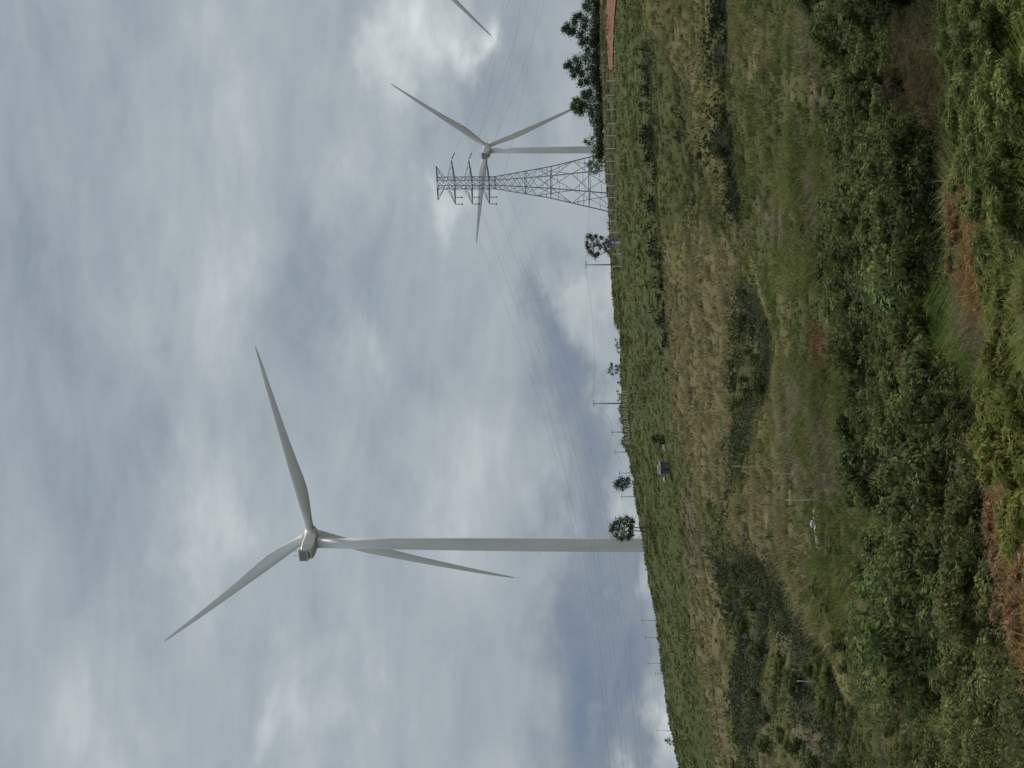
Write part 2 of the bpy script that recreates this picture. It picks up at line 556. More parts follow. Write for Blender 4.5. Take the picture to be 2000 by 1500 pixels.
#         palette, height range (m), kind of tuft
SPEC = {
    'olive': (pal((88, 94, 58), (76, 86, 52), (100, 100, 66), (66, 76, 48)), (0.35, 0.8), 'g'),
    'crest': (pal((84, 94, 58), (72, 85, 52), (96, 102, 64), (62, 74, 48), sat=1.05), (0.25, 0.55), 'g'),
    'banktop': (pal((86, 88, 62), (100, 96, 70), (74, 80, 56)), (0.3, 0.7), 'g'),
    'mixed': (pal((78, 86, 56), (66, 74, 50), (94, 92, 62), (84, 84, 60)), (0.4, 0.9), 'g'),
    'tan': (pal((124, 116, 76), (110, 106, 68), (136, 126, 84), (95, 95, 64), sat=0.82), (0.6, 1.15), 'd'),
    'yellowolive': (pal((112, 112, 68), (102, 106, 62), (118, 114, 72), (92, 96, 60), sat=0.92), (0.5, 0.95), 'd'),
    'greybrown': (pal((106, 102, 80), (96, 93, 72), (90, 90, 64), (114, 108, 86), sat=0.95), (0.4, 0.85), 'd'),
    'paleline': (pal((122, 124, 84), (130, 126, 94)), (0.25, 0.45), 'd'),
    'rust': (pal((108, 94, 66), (102, 84, 62), (92, 84, 60)), (0.4, 0.8), 'd'),
    'ditch': (pal((42, 49, 36), (34, 41, 32), (52, 57, 42)), (0.8, 1.7), 's'),  # dark scrub, with the shade of the terrace drop put into its colour
    'dark': (pal((60, 68, 52), (52, 60, 48), (70, 76, 56), (76, 76, 60)), (0.7, 1.7), 's'),
    'thicket': (pal((44, 54, 36), (36, 45, 33), (56, 64, 42)), (0.3, 0.9), 's'),  # floor growth, colour darkened to paint in the shade between the shrubs
    'glade': (pal((78, 94, 52), (68, 84, 48), (88, 100, 54)), (0.4, 0.8), 'g'),
    'twig': (pal((78, 72, 56), (68, 64, 50), (84, 80, 58), (70, 76, 52)), (0.5, 1.0), 'd'),
    'bright': (pal((96, 112, 58), (82, 100, 52), (110, 120, 62)), (0.4, 0.9), 'g'),
    'shrubby': (pal((88, 92, 62), (76, 82, 56), (98, 98, 68)), (0.4, 0.9), 's'),
    'fern': (pal((122, 92, 62), (104, 80, 54), (120, 104, 66), (96, 90, 58)), (0.45, 0.85), 'f'),
}
ZN = list(SPEC)


def zone_at(x, y, fuzz=0.0):
    V, Y = map_of(x, y)
    if fuzz:
        Y = Y + rng.normal(size=Y.shape) * 13 * fuzz
        V = np.where(V > 1215, V + rng.normal(size=V.shape) * np.clip((V - 1215) / 25, 0, 5) * fuzz, V)
    jx = (fbm(x / 3.0, y / 5.0, 11) - 0.5) * 60
    jv = (fbm(x / 4.0, y / 6.0, 15) - 0.5) * 30
    V2, Y2 = V + jv * smooth(0, 60, V - 1215), Y + jx
    z = np.zeros(V.shape, int)
    for nm, poly in ZONES:
        z[inside(poly, V2, Y2)] = ZN.index(nm)
    # no field is of one kind: patches of other growth inside each
    q = fbm(x / 11.0, y / 16.0, 91)
    q2 = fbm(x / 5.0, y / 9.0, 95)
    for nm, nz, lim, other in (('olive', q, 0.66, 'greybrown'), ('olive', q2, 0.68, 'dark'), ('olive', q, -0.32, 'yellowolive'), ('mixed', q, 0.58, 'olive'), ('mixed', q2, 0.62, 'dark'),
                               ('tan', q, 0.72, 'yellowolive'), ('tan', q2, 0.74, 'olive'), ('dark', q, 0.62, 'olive'), ('dark', q2, 0.64, 'greybrown'), ('crest', q2, 0.64, 'olive'),
                               ('crest', q, 0.64, 'mixed'), ('greybrown', q2, 0.60, 'olive'), ('yellowolive', q2, 0.64, 'tan'), ('bright', q2, 0.6, 'glade'), ('fern', q2, 0.6, 'yellowolive')):
        sw = (z == ZN.index(nm)) & ((nz > lim) if lim > 0 else (nz < -lim))
        z[sw] = ZN.index(other)
    return z


# ------------------------------------------------------------------ ground sheet
rows = np.concatenate([np.linspace(-150, 20, 8), np.geomspace(24, 520, 620), np.geomspace(524, 12000, 60)])
colsS = np.concatenate([[-9, -4, -2.2], np.linspace(-1.35, 1.35, 330), [2.2, 4, 9]])
wid = 14 + 0.26 * np.maximum(rows, 0)
GX = colsS[None, :] * wid[:, None]
GY = np.repeat(rows[:, None], len(colsS), 1)
GZ = terrain(GX, GY)
zi = zone_at(GX.ravel(), GY.ravel())
gcol = np.zeros((zi.size, 3))
for i, nm in enumerate(ZN):
    gcol[zi == i] = SPEC[nm][0].mean(0)
gn = fbm(GX.ravel() / 2.5, GY.ravel() / 2.5, 31)[:, None]
gcol[zi == ZN.index('fern')] = pal((74, 66, 48))[0]
gcol = gcol * (0.40 + 0.45 * gn) * np.array([1.0, 0.95, 0.9])
nr, ncol = len(rows), len(colsS)
ii, jj = np.meshgrid(np.arange(nr - 1), np.arange(ncol - 1), indexing='ij')
q0 = (ii * ncol + jj).ravel()
gf = np.stack([q0, q0 + 1, q0 + ncol + 1, q0 + ncol], 1)


def ground_mat():
    m, n_, b = new_mat('soil_and_turf')
    a_ = n_.nodes.new('ShaderNodeAttribute'); a_.attribute_name = 'tint'
    tc = n_.nodes.new('ShaderNodeTexCoord')
    no = n_.nodes.new('ShaderNodeTexNoise'); no.inputs['Scale'].default_value = 1.6; no.inputs['Detail'].default_value = 8; no.inputs['Roughness'].default_value = 0.7
    n_.links.new(tc.outputs['Object'], no.inputs['Vector'])
    mr = n_.nodes.new('ShaderNodeMapRange'); mr.inputs['From Min'].default_value = 0.3; mr.inputs['From Max'].default_value = 0.7
    mr.inputs['To Min'].default_value = 0.55; mr.inputs['To Max'].default_value = 1.35
    n_.links.new(no.outputs['Fac'], mr.inputs['Value'])
    vmn = n_.nodes.new('ShaderNodeVectorMath'); vmn.operation = 'SCALE'
    n_.links.new(a_.outputs['Color'], vmn.inputs[0]); n_.links.new(mr.outputs[0], vmn.inputs['Scale'])
    n_.links.new(vmn.outputs[0], b.inputs['Base Color'])
    b.inputs['Roughness'].default_value = 0.95
    b.inputs['Specular IOR Level'].default_value = 0.1
    bp = n_.nodes.new('ShaderNodeBump'); bp.inputs['Strength'].default_value = 0.8; bp.inputs['Distance'].default_value = 0.4
    n_.links.new(no.outputs['Fac'], bp.inputs['Height'])
    n_.links.new(bp.outputs[0], b.inputs['Normal'])
    return m


ground = np_mesh('ground', np.stack([GX.ravel(), GY.ravel(), GZ.ravel()], 1), gf, ground_mat(), gcol, smooth=True)
tag(ground, 'grassy hillside rising from a shallow valley to a long crest', kind='structure')


# ------------------------------------------------------------------ wind turbines
def circle(r_, n, z=0.0):
    return [Vector((r_ * math.cos(2 * math.pi * k / n), r_ * math.sin(2 * math.pi * k / n), z)) for k in range(n)]


BLADE_R = 63.3
TILT = R(5.5)


def blade_mesh():
    """blade along +Z from the hub centre, rotor axis +Y (upwind), trailing edge on +X"""
    mb = MB()
    st = [  # radius, chord, thickness ratio, twist deg, roundness
        (1.2, 2.6, 1.0, 0, 1), (3.0, 2.6, 1.0, 0, 1), (5.0, 2.75, 0.88, 14, .75), (8.0, 3.15, 0.66, 13, .45), (11.5, 3.6, 0.46, 12, .18), (15, 3.8, 0.36, 10.5, 0),
        (18.5, 3.65, 0.30, 9, 0), (23, 3.2, 0.26, 7, 0), (30, 2.6, 0.22, 5, 0), (38, 2.05, 0.20, 3.5, 0), (46, 1.55, 0.18, 2, 0), (53, 1.1, 0.17, 1, 0), (57.5, 0.75, 0.16, 0.5, 0), (59.6, 0.45, 0.15, 0, 0), (60.5, 0.12, 0.15, 0, 0)]
    rings = []
    n = 20
    for (r_, c, t, tw, rd) in st:
        ring = []
        r_ = r_ * BLADE_R / 60.5
        prebend = 3.1 * (r_ / BLADE_R) ** 2.3
        for k in range(n):
            a_ = 2 * math.pi * k / n
            xc = 0.5 * (1 + math.cos(a_))                     # 1 trailing edge, 0 leading edge
            yt = math.sin(a_) * 0.5 * t * c
            if rd < 1:
                foil = 2.2 * (math.sqrt(max(xc, 1e-6)) * 0.9 * (1 - xc) + 0.06 * (1 - xc))
                yt = math.copysign(1, math.sin(a_)) * t * c * (rd * 0.5 * abs(math.sin(a_)) + (1 - rd) * 0.5 * min(foil, 1.0))
                if k in (0, n // 2) and rd == 0:
                    yt = 0.0
            px = (xc - (0.5 * rd + 0.27 * (1 - rd))) * c
            ct, s_ = math.cos(R(tw)), math.sin(R(tw))
            ring.append((px * ct - yt * s_, px * s_ + yt * ct + prebend, r_))
        rings.append(ring)
    mb.quad_strip(rings)
    return mb


def make_turbine():
    """origin at the tower foot; hub height 122 m; rotor axis +Y (upwind side)"""
    H = 122.0
    root = empty('wind_turbine', (0, 0, 0))
    tw = MB()
    hs = [0, 1.0, 30, 40, 70, 98, 120.1]
    rs = [2.2, 2.16, 2.06, 2.04, 1.92, 1.68, 1.42]
    rings = [circle(r_, 40, h) for h, r_ in zip(hs, rs)]
    tw.quad_strip(rings)
    tower = tw.build('tower', M_WHITE, root, smooth=True)
    for h, r_ in ((40, 2.04), (70, 1.92), (98, 1.68)):
        fl = MB()
        fl.quad_strip([circle(r_ + 0.01, 40, h - 0.06), circle(r_ + 0.025, 40, h), circle(r_ + 0.01, 40, h + 0.06)])
        fl.build('flange_seam', M_WHITE, tower, smooth=True)
    dr = MB(); dr.box((-0.5, -2.32, 1.6), (0.5, -2.1, 3.9)); dr.build('door', M_COOLER, tower)
    # nacelle: body with chamfered flanks, tapering towards the tail
    nb = MB()

    def sec(y, w, zb, zt, ch):
        return [(-w + ch, y, zb), (w - ch, y, zb), (w, y, zb + ch), (w, y, zt - ch), (w - ch, y, zt), (-w + ch, y, zt), (-w, y, zt - ch), (-w, y, zb + ch)]
    nb.quad_strip([sec(3.0, 1.5, H - 1.5, H + 1.5, .6), sec(2.4, 1.75, H - 1.8, H + 1.75, .45), sec(-1.8, 1.95, H - 2.0, H + 1.95, .3), sec(-4.6, 1.9, H - 1.65, H + 1.95, .3), sec(-5.6, 1.8, H - 1.2, H + 1.8, .4)][::-1])
    nac = nb.build('nacelle', M_WHITE, root, bevel=0.12)
    cb = MB()
    cb.box((-1.95, -6.3, H - 0.2), (1.95, -5.62, H + 2.5))
    cooler = cb.build('cooler', M_WHITE, nac, bevel=0.08)
    gr = MB()
    for k in range(5):
        gr.box((-1.7 + k * 0.7, -6.42, H + 0.1), (-1.1 + k * 0.7, -6.32, H + 2.2))
    gr.build('grille', M_COOLER, cooler)
    hb = MB(); hb.box((-1.1, -5.72, H - 0.95), (0.9, -5.62, H - 0.3)); hb.build('tail_hatch', M_COOLER, nac)
    for ax, ah in ((-0.9, 4.1), (0.8, 3.8)):
        an = MB()
        an.tube([(ax, -5.0, H + 1.7), (ax, -5.0, H + ah)], 0.06, 6)
        an.tube([(ax - 0.4, -5.0, H + ah - 0.2), (ax + 0.4, -5.0, H + ah - 0.2)], 0.05, 6)
        an.build('wind_sensor', M_COOLER, nac)
    yb = MB(); yb.quad_strip([circle(1.62, 36, 119.9), circle(1.62, 36, 120.6)]); yb.build('yaw_bearing', M_COOLER, nac, smooth=True)
    # spinner
    sb = MB()
    prof = [(2.95, 1.4), (3.3, 1.85), (5.0, 2.0), (6.4, 1.85), (7.5, 1.3), (8.1, 0.65), (8.25, 0.1)]
    sb.quad_strip([[(r_ * math.cos(2 * math.pi * k / 32), y, H + 0.1 * y + r_ * math.sin(2 * math.pi * k / 32)) for k in range(32)][::-1] for y, r_ in prof])
    spin = sb.build('hub', M_WHITE, root, smooth=True)
    bm_ = blade_mesh()
    for k in range(3):
        bl = bm_.build('blade', M_WHITE, root, smooth=True) if k == 0 else first.copy()
        if k == 0:
            first = bl
        else:
            COL.objects.link(bl)
            bl.parent = root
        bl.location = (0, 5.4, H + 0.55)
    return root


def set_turbine(root, base, yaw, first_deg):
    """yaw: turn of the rotor axis from +Y towards +X; first_deg: angle of the first blade above world right, seen from behind"""
    root.location = base
    root.rotation_euler = (0, 0, -yaw)
    blades = [c for c in root.children if c.name.startswith('blade')]
    for k, b in enumerate(blades):
        b.rotation_euler = (Matrix.Rotation(TILT, 3, 'X') @ Matrix.Rotation(R(90 - first_deg - 120 * k), 3, 'Y')).to_euler()


def turbine_base(hub_v, tower_y, D, H=122.0):
    p = at(hub_v, tower_y, D)
    return Vector((p.x, p.y, p.z - H))


tA = make_turbine()
set_turbine(tA, turbine_base(606, 1061, 600), R(31.2), 9.3)
tag(tA, 'nearest and tallest white wind turbine, standing behind the crest with its whole rotor in view', 'wind turbine', 'wind turbines on the ridge')
tB = copy_tree(tA)
set_turbine(tB, turbine_base(951, 294.5, 1115), R(34), 51.9)
tag(tB, 'smaller distant wind turbine whose rotor overlaps the lattice pylon', 'wind turbine', 'wind turbines on the ridge')
tC = copy_tree(tA)
set_turbine(tC, turbine_base(799, -87, 1060), R(28), 220.5)
tag(tC, 'wind turbine showing only one blade tip at the frame edge above the dark trees', 'wind turbine', 'wind turbines on the ridge')

# ------------------------------------------------------------------ lattice pylon
PD = 545.0
ppx = FPX / PD
p_top = at(851, 355, PD)
p_base = at(1192, 355, PD)
pyl = empty('transmission_tower', (p_base.x, p_base.y, p_base.z), R(-29))
tag(pyl, 'grey steel lattice power pylon standing on the crest behind the fence', 'pylon')
PH = p_top.z - p_base.z + 2.5
pyl.location.z -= 2.5


def hz(v):
    return PH - (v - 851) / ppx


def half(v):
    return float(np.interp(v, [851, 965, 1025, 1075, 1120, 1192, 1212], [1.22, 1.25, 2.3, 3.2, 4.3, 6.05, 6.55]))


def corners(v):
    w = half(v)
    return [Vector((sx * w, sy * w, hz(v))) for sx, sy in ((-1, -1), (1, -1), (1, 1), (-1, 1))]


legs_v = [851, 868, 886, 903, 920, 937, 953, 965, 980, 994, 1009, 1025, 1048, 1075, 1117, 1150, 1212]
for k in range(4):
    mb = MB()
    mb.tube([corners(v)[k] for v in (851, 965, 1025, 1075, 1120, 1212)], [0.10, 0.12, 0.14, 0.15, 0.16, 0.17], 4)
    mb.build('leg', M_STEEL, pyl)
br = MB()
for i in range(len(legs_v) - 1):
    c0, c1 = corners(legs_v[i]), corners(legs_v[i + 1])
    big = legs_v[i] >= 1025
    r_ = 0.075 if not big else 0.085
    for k in range(4):
        j = (k + 1) % 4
        if big and i % 1 == 0 and legs_v[i] >= 1048:
            mid_ = (c1[k] + c1[j]) / 2 if legs_v[i] in (1048, 1117) else (c0[k] + c0[j]) / 2
            if legs_v[i] in (1048, 1117):
                br.tube([c0[k], mid_], r_, 4); br.tube([c0[j], mid_], r_, 4)
                for f in (0.35, 0.68):
                    a0, a1 = c0[k].lerp(c1[k], f), c0[k].lerp(mid_, f)
                    br.tube([a0, a1], 0.05, 4)
                    a0, a1 = c0[j].lerp(c1[j], f), c0[j].lerp(mid_, f)
                    br.tube([a0, a1], 0.05, 4)
            else:
                br.tube([mid_, c1[k]], r_, 4); br.tube([mid_, c1[j]], r_, 4)
                for f in (0.35, 0.68):
                    br.tube([c0[k].lerp(c1[k], f), mid_.lerp(c1[k], f)], 0.05, 4)
                    br.tube([c0[j].lerp(c1[j], f), mid_.lerp(c1[j], f)], 0.05, 4)
        else:
            br.tube([c0[k], c1[j]], 0.065, 4)
            br.tube([c0[j], c1[k]], 0.065, 4)
        if legs_v[i + 1] in (886, 920, 953, 965, 1025, 1075, 1150) or i == 0:
            cc = c1 if i else c0
            br.tube([cc[k], cc[j]], 0.085, 4)
            if legs_v[i + 1] >= 1075:
                m1, m2 = (c1[k] + c1[j]) / 2, (c1[j] + c1[(j + 1) % 4]) / 2
                br.tube([m1, m2], 0.06, 4)
br.build('bracing', M_STEEL, pyl)
ARM_TIPS = []
for v, ln_l, ln_r, peak in ((851, 5.0, 5.0, True), (885, 6.2, 6.6, False), (919, 6.2, 6.6, False), (953, 6.2, 6.6, False)):
    for sgn in (-1, 1):
        ln = ln_l if sgn < 0 else ln_r
        z = hz(v)
        w = half(v)
        tip = Vector((sgn * ln, 0, z + (0.5 if sgn > 0 and not peak else 0.1)))
        mb = MB()
        for sy in (-1, 1):
            mb.tube([(sgn * w, sy * w, z), tip], 0.14, 4)
            up = 1.9 if not peak else -1.9
            mb.tube([(sgn * w, sy * w, z + up), tip], 0.075, 4)
            for f in (0.33, 0.66):
                a_ = Vector((sgn * w, sy * w, z)).lerp(tip, f)
                b_ = Vector((sgn * w, sy * w, z + up)).lerp(tip, max(0, f - 0.2))
                mb.tube([a_, b_], 0.05, 4)
        for f in (0.3, 0.6):
            mb.tube([Vector((sgn * w, -w, z)).lerp(tip, f), Vector((sgn * w, w, z)).lerp(tip, f)], 0.05, 4)
        arm = mb.build('cross_arm', M_STEEL, pyl)
        if not peak:
            if sgn > 0:
                ib = MB()
                e_ = tip + Vector((1.9, 0.9, -0.9))
                ib.tube([tip, tip.lerp(e_, 0.15), tip.lerp(e_, 0.2), tip.lerp(e_, 0.85), tip.lerp(e_, 0.9), e_], [0.05, 0.05, 0.14, 0.14, 0.05, 0.04], 8)
                ib.build('insulator', M_INSUL, arm)
            lines = (0.0, 2.0) if sgn < 0 else ()
            for off in lines:
                ib = MB()
                base_ = tip - Vector((sgn * off, 0, 0.1))
                n_d = 9
                rings = []
                prof = [(0, 0.05), (-0.2, 0.05)]
                for q in range(n_d):
                    prof += [(-0.22 - q * 0.15, 0.14), (-0.29 - q * 0.15, 0.13), (-0.31 - q * 0.15, 0.05), (-0.355 - q * 0.15, 0.05)]
                prof += [(-1.62, 0.05), (-1.64, 0.26), (-1.92, 0.26), (-1.95, 0.08)]
                ib.quad_strip([[Vector((base_.x + r_ * math.cos(t), base_.y + r_ * math.sin(t), base_.z + zc)) for t in np.linspace(0, 2 * math.pi, 9)[:-1]] for zc, r_ in prof])
                ib.build('insulator', M_INSUL, arm)
        ARM_TIPS.append((v, sgn, tip, peak))

# ------------------------------------------------------------------ conductors
rot = Matrix.Rotation(R(-29), 3, 'Z')


def world_tip(t):
    return Vector(pyl.location) + rot @ t


def cable(p0, p1, sag, rad, name, label, cat, group, n=28):
    pts = []
    for k in range(n + 1):
        f = k / n
        p = p0.lerp(p1, f)
        p.z -= sag * 4 * f * (1 - f)
        pts.append(p)
    mb = MB()
    mb.tube(pts, rad, 5)
    o = mb.build(name, M_CABLE, None, smooth=True)
    return tag(o, label, cat, group)


LEFT_END = {885: (1248, 1238), 919: (1216, 1226), 953: (1190, 1203)}
ends_l = {(885, -1): (1196, 1560), (885, 1): (1207, 1560), (919, -1): (1222, 1560), (919, 1): (1232, 1560), (953, -1): (1252, 1560), (953, 1): (1262, 1560)}
ends_r = {(885, -1): (992, -60), (885, 1): (1008, -60), (919, -1): (1024, -60), (919, 1): (1042, -60), (953, -1): (1058, -60), (953, 1): (1078, -60)}
nth = {885: 'upper', 919: 'middle', 953: 'lower'}
for (v, sgn, tip, peak) in ARM_TIPS:
    w0 = world_tip(tip)
    if peak:
        continue
    w0 = world_tip(tip + Vector((1.9, 0.9, -0.9))) if sgn > 0 else w0 - Vector((0, 0, 1.8))
    side = 'left' if sgn < 0 else 'right'
    e = ends_l[(v, sgn)]
    cable(w0, at(e[0], e[1], 430), 7.0, 0.02, 'power_cable', 'power line from the %s %s pylon arm sagging left across the big turbine' % (nth[v], side), 'power line', 'high voltage conductors')
    e = ends_r[(v, sgn)]
    cable(w0, at(e[0], e[1], 640), 1.5, 0.021, 'power_cable', 'power line from the %s %s pylon arm running right above the dark trees' % (nth[v], side), 'power line', 'high voltage conductors')


# ------------------------------------------------------------------ small utility poles on the crest
def utility_pole(v_top, y, v_foot, D, label, r_=0.13, arm=True):
    ft, tp = at(v_foot, y, D), at(v_top, y, D)
    o = empty('utility_pole', (ft.x, ft.y, ft.z - 1.5))
    h = tp.z - ft.z + 1.5
    mb = MB(); mb.tube([(0, 0, 0), (0, 0, h * 0.5), (0, 0, h)], [r_ * 1.3, r_ * 1.1, r_ * 0.85], 10)
    mb.build('post', M_POLE, o, smooth=True)
    if arm:
        mb = MB(); mb.box((-0.9, -0.07, h - 0.5), (0.9, 0.07, h - 0.36)); ar = mb.build('cross_arm', M_POLE, o)
        for x in (-0.8, 0.0, 0.8):
            mb = MB()
            mb.tube([(x, 0, h - 0.36), (x, 0, h - 0.1)], [0.07, 0.04], 6)
            mb.build('insulator', M_INSUL, ar)
    tag(o, label, 'utility pole', 'utility poles along the crest')
    return Vector((ft.x, ft.y, tp.z - 0.1))


UP = [
    (1142, 517, 1196, 560, 'concrete utility pole just left of the bushy tree with the blue sign', 0.16),
    (1157, 788, 1216, 560, 'tall utility pole rising from the picket fence on the crest', 0.18),
    (1193, 844, 1222, 700, 'short distant utility pole just left of the picket fence', 0.15),
    (1199, 883, 1226, 780, 'second distant utility pole left of the picket fence', 0.15),
    (1208, 924, 1238, 860, 'distant utility pole rising right beside the dark oval tree', 0.15),
    (1212, 970, 1246, 900, 'distant utility pole between the dark oval tree and the two trunked tree', 0.15),
    (1252, 1212, 1286, 950, 'faint utility pole left of the big turbine tower, nearest to it', 0.11),
    (1259, 1245, 1290, 1000, 'faint utility pole, second to the left of the big turbine tower', 0.11),
    (1264, 1296, 1296, 1050, 'faint utility pole, third to the left of the big turbine tower', 0.11),
    (1279, 1316, 1298, 1100, 'faint utility pole, fourth to the left of the big turbine tower', 0.11),
    (1282, 1427, 1312, 1150, 'faint utility pole beside the tiny bush at the left end of the crest', 0.11),
    (1131, 180, 1185, 700, 'thin utility pole top showing between two dark crest trees', 0.16),
]
tops = [utility_pole(a_, b_, c_, d_, l_, r_) for (a_, b_, c_, d_, l_, r_) in UP]
for i, (a_, b_) in enumerate(((11, 0), (0, 1), (1, 2), (2, 3), (3, 4), (4, 5), (5, 6), (6, 7), (7, 8), (8, 9), (9, 10))):
    names = ['from behind the pylon to the pole by the bushy tree', 'between the bushy tree pole and the picket fence pole', 'running down left from the picket fence pole', 'over the crest left of the picket fence',
             'leading to the dark oval tree', 'behind the dark oval tree', 'behind the two trunked tree and the turbine tower', 'left of the turbine tower', 'in the second span left of the turbine tower',
             'in the third span left of the turbine tower', 'at the far left end of the crest']
    cable(tops[a_], tops[b_], 2.0 if i != 1 else 1.2, 0.026, 'overhead_wire', 'thin overhead wire ' + names[i], 'overhead wire', 'wires of the small utility line', 16)

# ------------------------------------------------------------------ red earth bank
pts_r = [(1187, -40), (1187, 20), (1187, 70), (1189, 110), (1192, 138), (1198, 136), (1199, 100), (1200, 60), (1203, 20), (1204, -40)]


def ground_patch(name, outline, lift, mat, label, jag=0.25, n=10):
    """a patch lying a few millimetres to centimetres above the land, following it"""
    lo = [ground_at(v, y) for v, y in outline]
    P = np.array([(p.x, p.y) for p in lo])
    # triangulated by a fan of strips between the two long sides
    k = len(P) // 2
    A_, B_ = P[:k], P[k:][::-1]
    m_ = min(len(A_), len(B_))
    t = np.linspace(0, 1, 40)
    a_ = np.stack([np.interp(t, np.linspace(0, 1, len(A_)), A_[:, i]) for i in range(2)], 1)
    b_ = np.stack([np.interp(t, np.linspace(0, 1, len(B_)), B_[:, i]) for i in range(2)], 1)
    s = np.linspace(0, 1, n)
    G_ = a_[:, None, :] * (1 - s)[None, :, None] + b_[:, None, :] * s[None, :, None]
    G_ += (np.stack([vnoise(G_[..., 0] * 1.1, G_[..., 1] * 1.1, 5), vnoise(G_[..., 0] * 1.3, G_[..., 1] * 1.3, 9)], -1) - 0.5) * jag * 2
    z = terrain(G_[..., 0], G_[..., 1]) + lift
    V_ = np.concatenate([G_, z[..., None]], -1).reshape(-1, 3)
    i0, j0 = np.meshgrid(np.arange(39), np.arange(n - 1), indexing='ij')
    q = (i0 * n + j0).ravel()
    F_ = np.stack([q, q + 1, q + n + 1, q + n], 1)
    o = np_mesh(name, V_, F_, mat, smooth=True)
    tag(o, label, kind='structure')
    return o


M_RED = paint('red_earth', (112, 60, 30), 0.95, 0.25, 1.2)
M_TRACK = paint('wet_grey_track', (92, 94, 104), 0.75, 0.25, 0.6)
ground_patch('dirt_road', pts_r, 0.25, M_RED, 'red earth track behind the fence below the dark crest trees', 0.3)
ground_patch('track', [(1589, 1015), (1595, 1060), (1597, 1100), (1598, 1150), (1605, 1182), (1611, 1182), (1609, 1150), (1608, 1100), (1600, 1060), (1592, 1015)], 0.05, M_TRACK,
             'grey wet track along the lower edge of the dry field', 0.15)


# ------------------------------------------------------------------ fences, sign, hut and other small things
def fence(name, label, posts, hgt, rad, wires, mat, lean=0.0, group=None):
    P = [ground_at(v, y) for v, y in posts]
    o = empty(name, P[0])
    for i, p in enumerate(P):
        q = p - P[0]
        mb = MB()
        h = hgt * random.uniform(0.92, 1.08)
        dx = random.uniform(-lean, lean)
        mb.tube([q - Vector((0, 0, 0.3)), q + Vector((dx * 0.5, 0, h * 0.5)), q + Vector((dx, 0, h)), q + Vector((dx, 0, h + rad * 0.6))], [rad, rad, rad, rad * 0.4], 6)
        mb.build('post', mat, o)
    for wz in wires:
        mb = MB()
        mb.tube([p - P[0] + Vector((0, -rad, wz)) for p in P], 0.02, 4)
        mb.build('wire', M_CABLE, o)
    tag(o, label, 'fence', group)
    return o


fence('fence', 'wire fence with pale concrete posts along the crest below the trees and pylon',
      [(1204, -20), (1203, 12), (1203, 44), (1203, 71), (1203, 101), (1202, 129), (1202, 158), (1201, 186), (1202, 214), (1204, 242), (1203, 265), (1202, 290), (1201, 315), (1202, 340), (1203, 363), (1204, 386), (1205, 410), (1207, 432), (1210, 454), (1212, 475), (1214, 496), (1215, 520)],
      2.0, 0.13, (0.6, 1.2, 1.8), M_CONC)
fence('picket_fence', 'dense fence of pale leaning pickets at the foot of the tall utility pole',
      [(1226 + (y - 765) * 0.05, y) for y in np.linspace(765, 868, 22)], 1.25, 0.10, (0.9,), M_CONC, 0.35)

# blue sign
p = ground_at(1210, 473)
sg = empty('sign', p)
mb = MB(); mb.tube([(0, 0, -0.3), (0, 0, 1.0)], 0.09, 8); mb.build('post', M_CONC, sg)
mb = MB(); mb.box((-0.72, -0.12, 1.0), (0.72, -0.06, 2.15)); bd = mb.build('board', M_BLUE, sg, bevel=0.02)
mb = MB()
mb.v = [(-0.30, -0.135, 1.62), (0.34, -0.135, 1.30), (0.16, -0.135, 1.62), (0.34, -0.135, 1.86)]
mb.f = [(0, 1, 2), (0, 2, 3)]
mb.build('arrow_mark', M_SIGNWHITE, bd)
mb = MB(); mb.box((-0.35, -0.35, -0.2), (0.25, 0.15, 0.55), 0.08); mb.build('base', M_CONC, sg)
tag(sg, 'small blue sign with a white mark on the crest under the bushy tree', 'sign')

# hut
p = ground_at(1306, 914)
hw = empty('hut', p, R(-8))
s = p.y / FPX
mb = MB(); mb.box((-1.15, -0.9, -0.2), (1.05, 0.9, 1.55)); wl = mb.build('wall', M_HUTWALL, hw)
mb = MB(); mb.box((1.06, -0.95, -0.2), (1.28, 0.95, 1.75)); mb.build('side_wall', M_HUTBROWN, hw)
mb = MB(); mb.box((-0.5, -0.935, -0.15), (0.1, -0.902, 1.1)); mb.build('door', M_HUTBROWN, wl)
mb = MB(); mb.quad_strip([[(-1.35, -1.25, 1.5), (-1.35, -1.25, 1.58), (-1.35, 1.1, 2.28), (-1.35, 1.1, 2.2)], [(1.45, -1.25, 1.6), (1.45, -1.25, 1.68), (1.45, 1.1, 2.15), (1.45, 1.1, 2.07)]])
rf = mb.build('roof', M_ROOFDARK, hw)
mb = MB(); mb.box((-0.75, 0.55, 2.12), (0.45, 1.15, 2.42), 0.05); mb.build('roof_sheet', M_SIGNWHITE, rf)
tag(hw, 'small dark roofed hut with a blue grey wall on the green slope', 'hut')

# pale flag on a thin pole
p = ground_at(1314, 869)
fp = empty('flag_pole', p)
mb = MB(); mb.tube([(0, 0, -0.3), (0.02, 0, 1.8), (0.03, 0, 3.6)], [0.05, 0.045, 0.035], 6); mb.build('pole', M_WOOD, fp)
fl_ = MB()
rings = []
for i in range(7):
    f = i / 6
    rings.append([(-1.35 * f, 0.10 * math.sin(f * 6), 2.15 - 0.35 * f - 0.1 * f * f), (-1.35 * f, 0.10 * math.sin(f * 6) + 0.02, 1.55 - 0.15 * f + 0.0 * f)])
fl_.quad_strip([[(a_[0], a_[1], a_[2]), (b_[0], b_[1], b_[2]), (b_[0], b_[1] + 0.02, b_[2]), (a_[0], a_[1] + 0.02, a_[2])] for a_, b_ in rings])
fl_.build('flag', M_CLOTH, fp, smooth=True)
tag(fp, 'thin pole with a pale cloth flag right of the hut', 'flag')


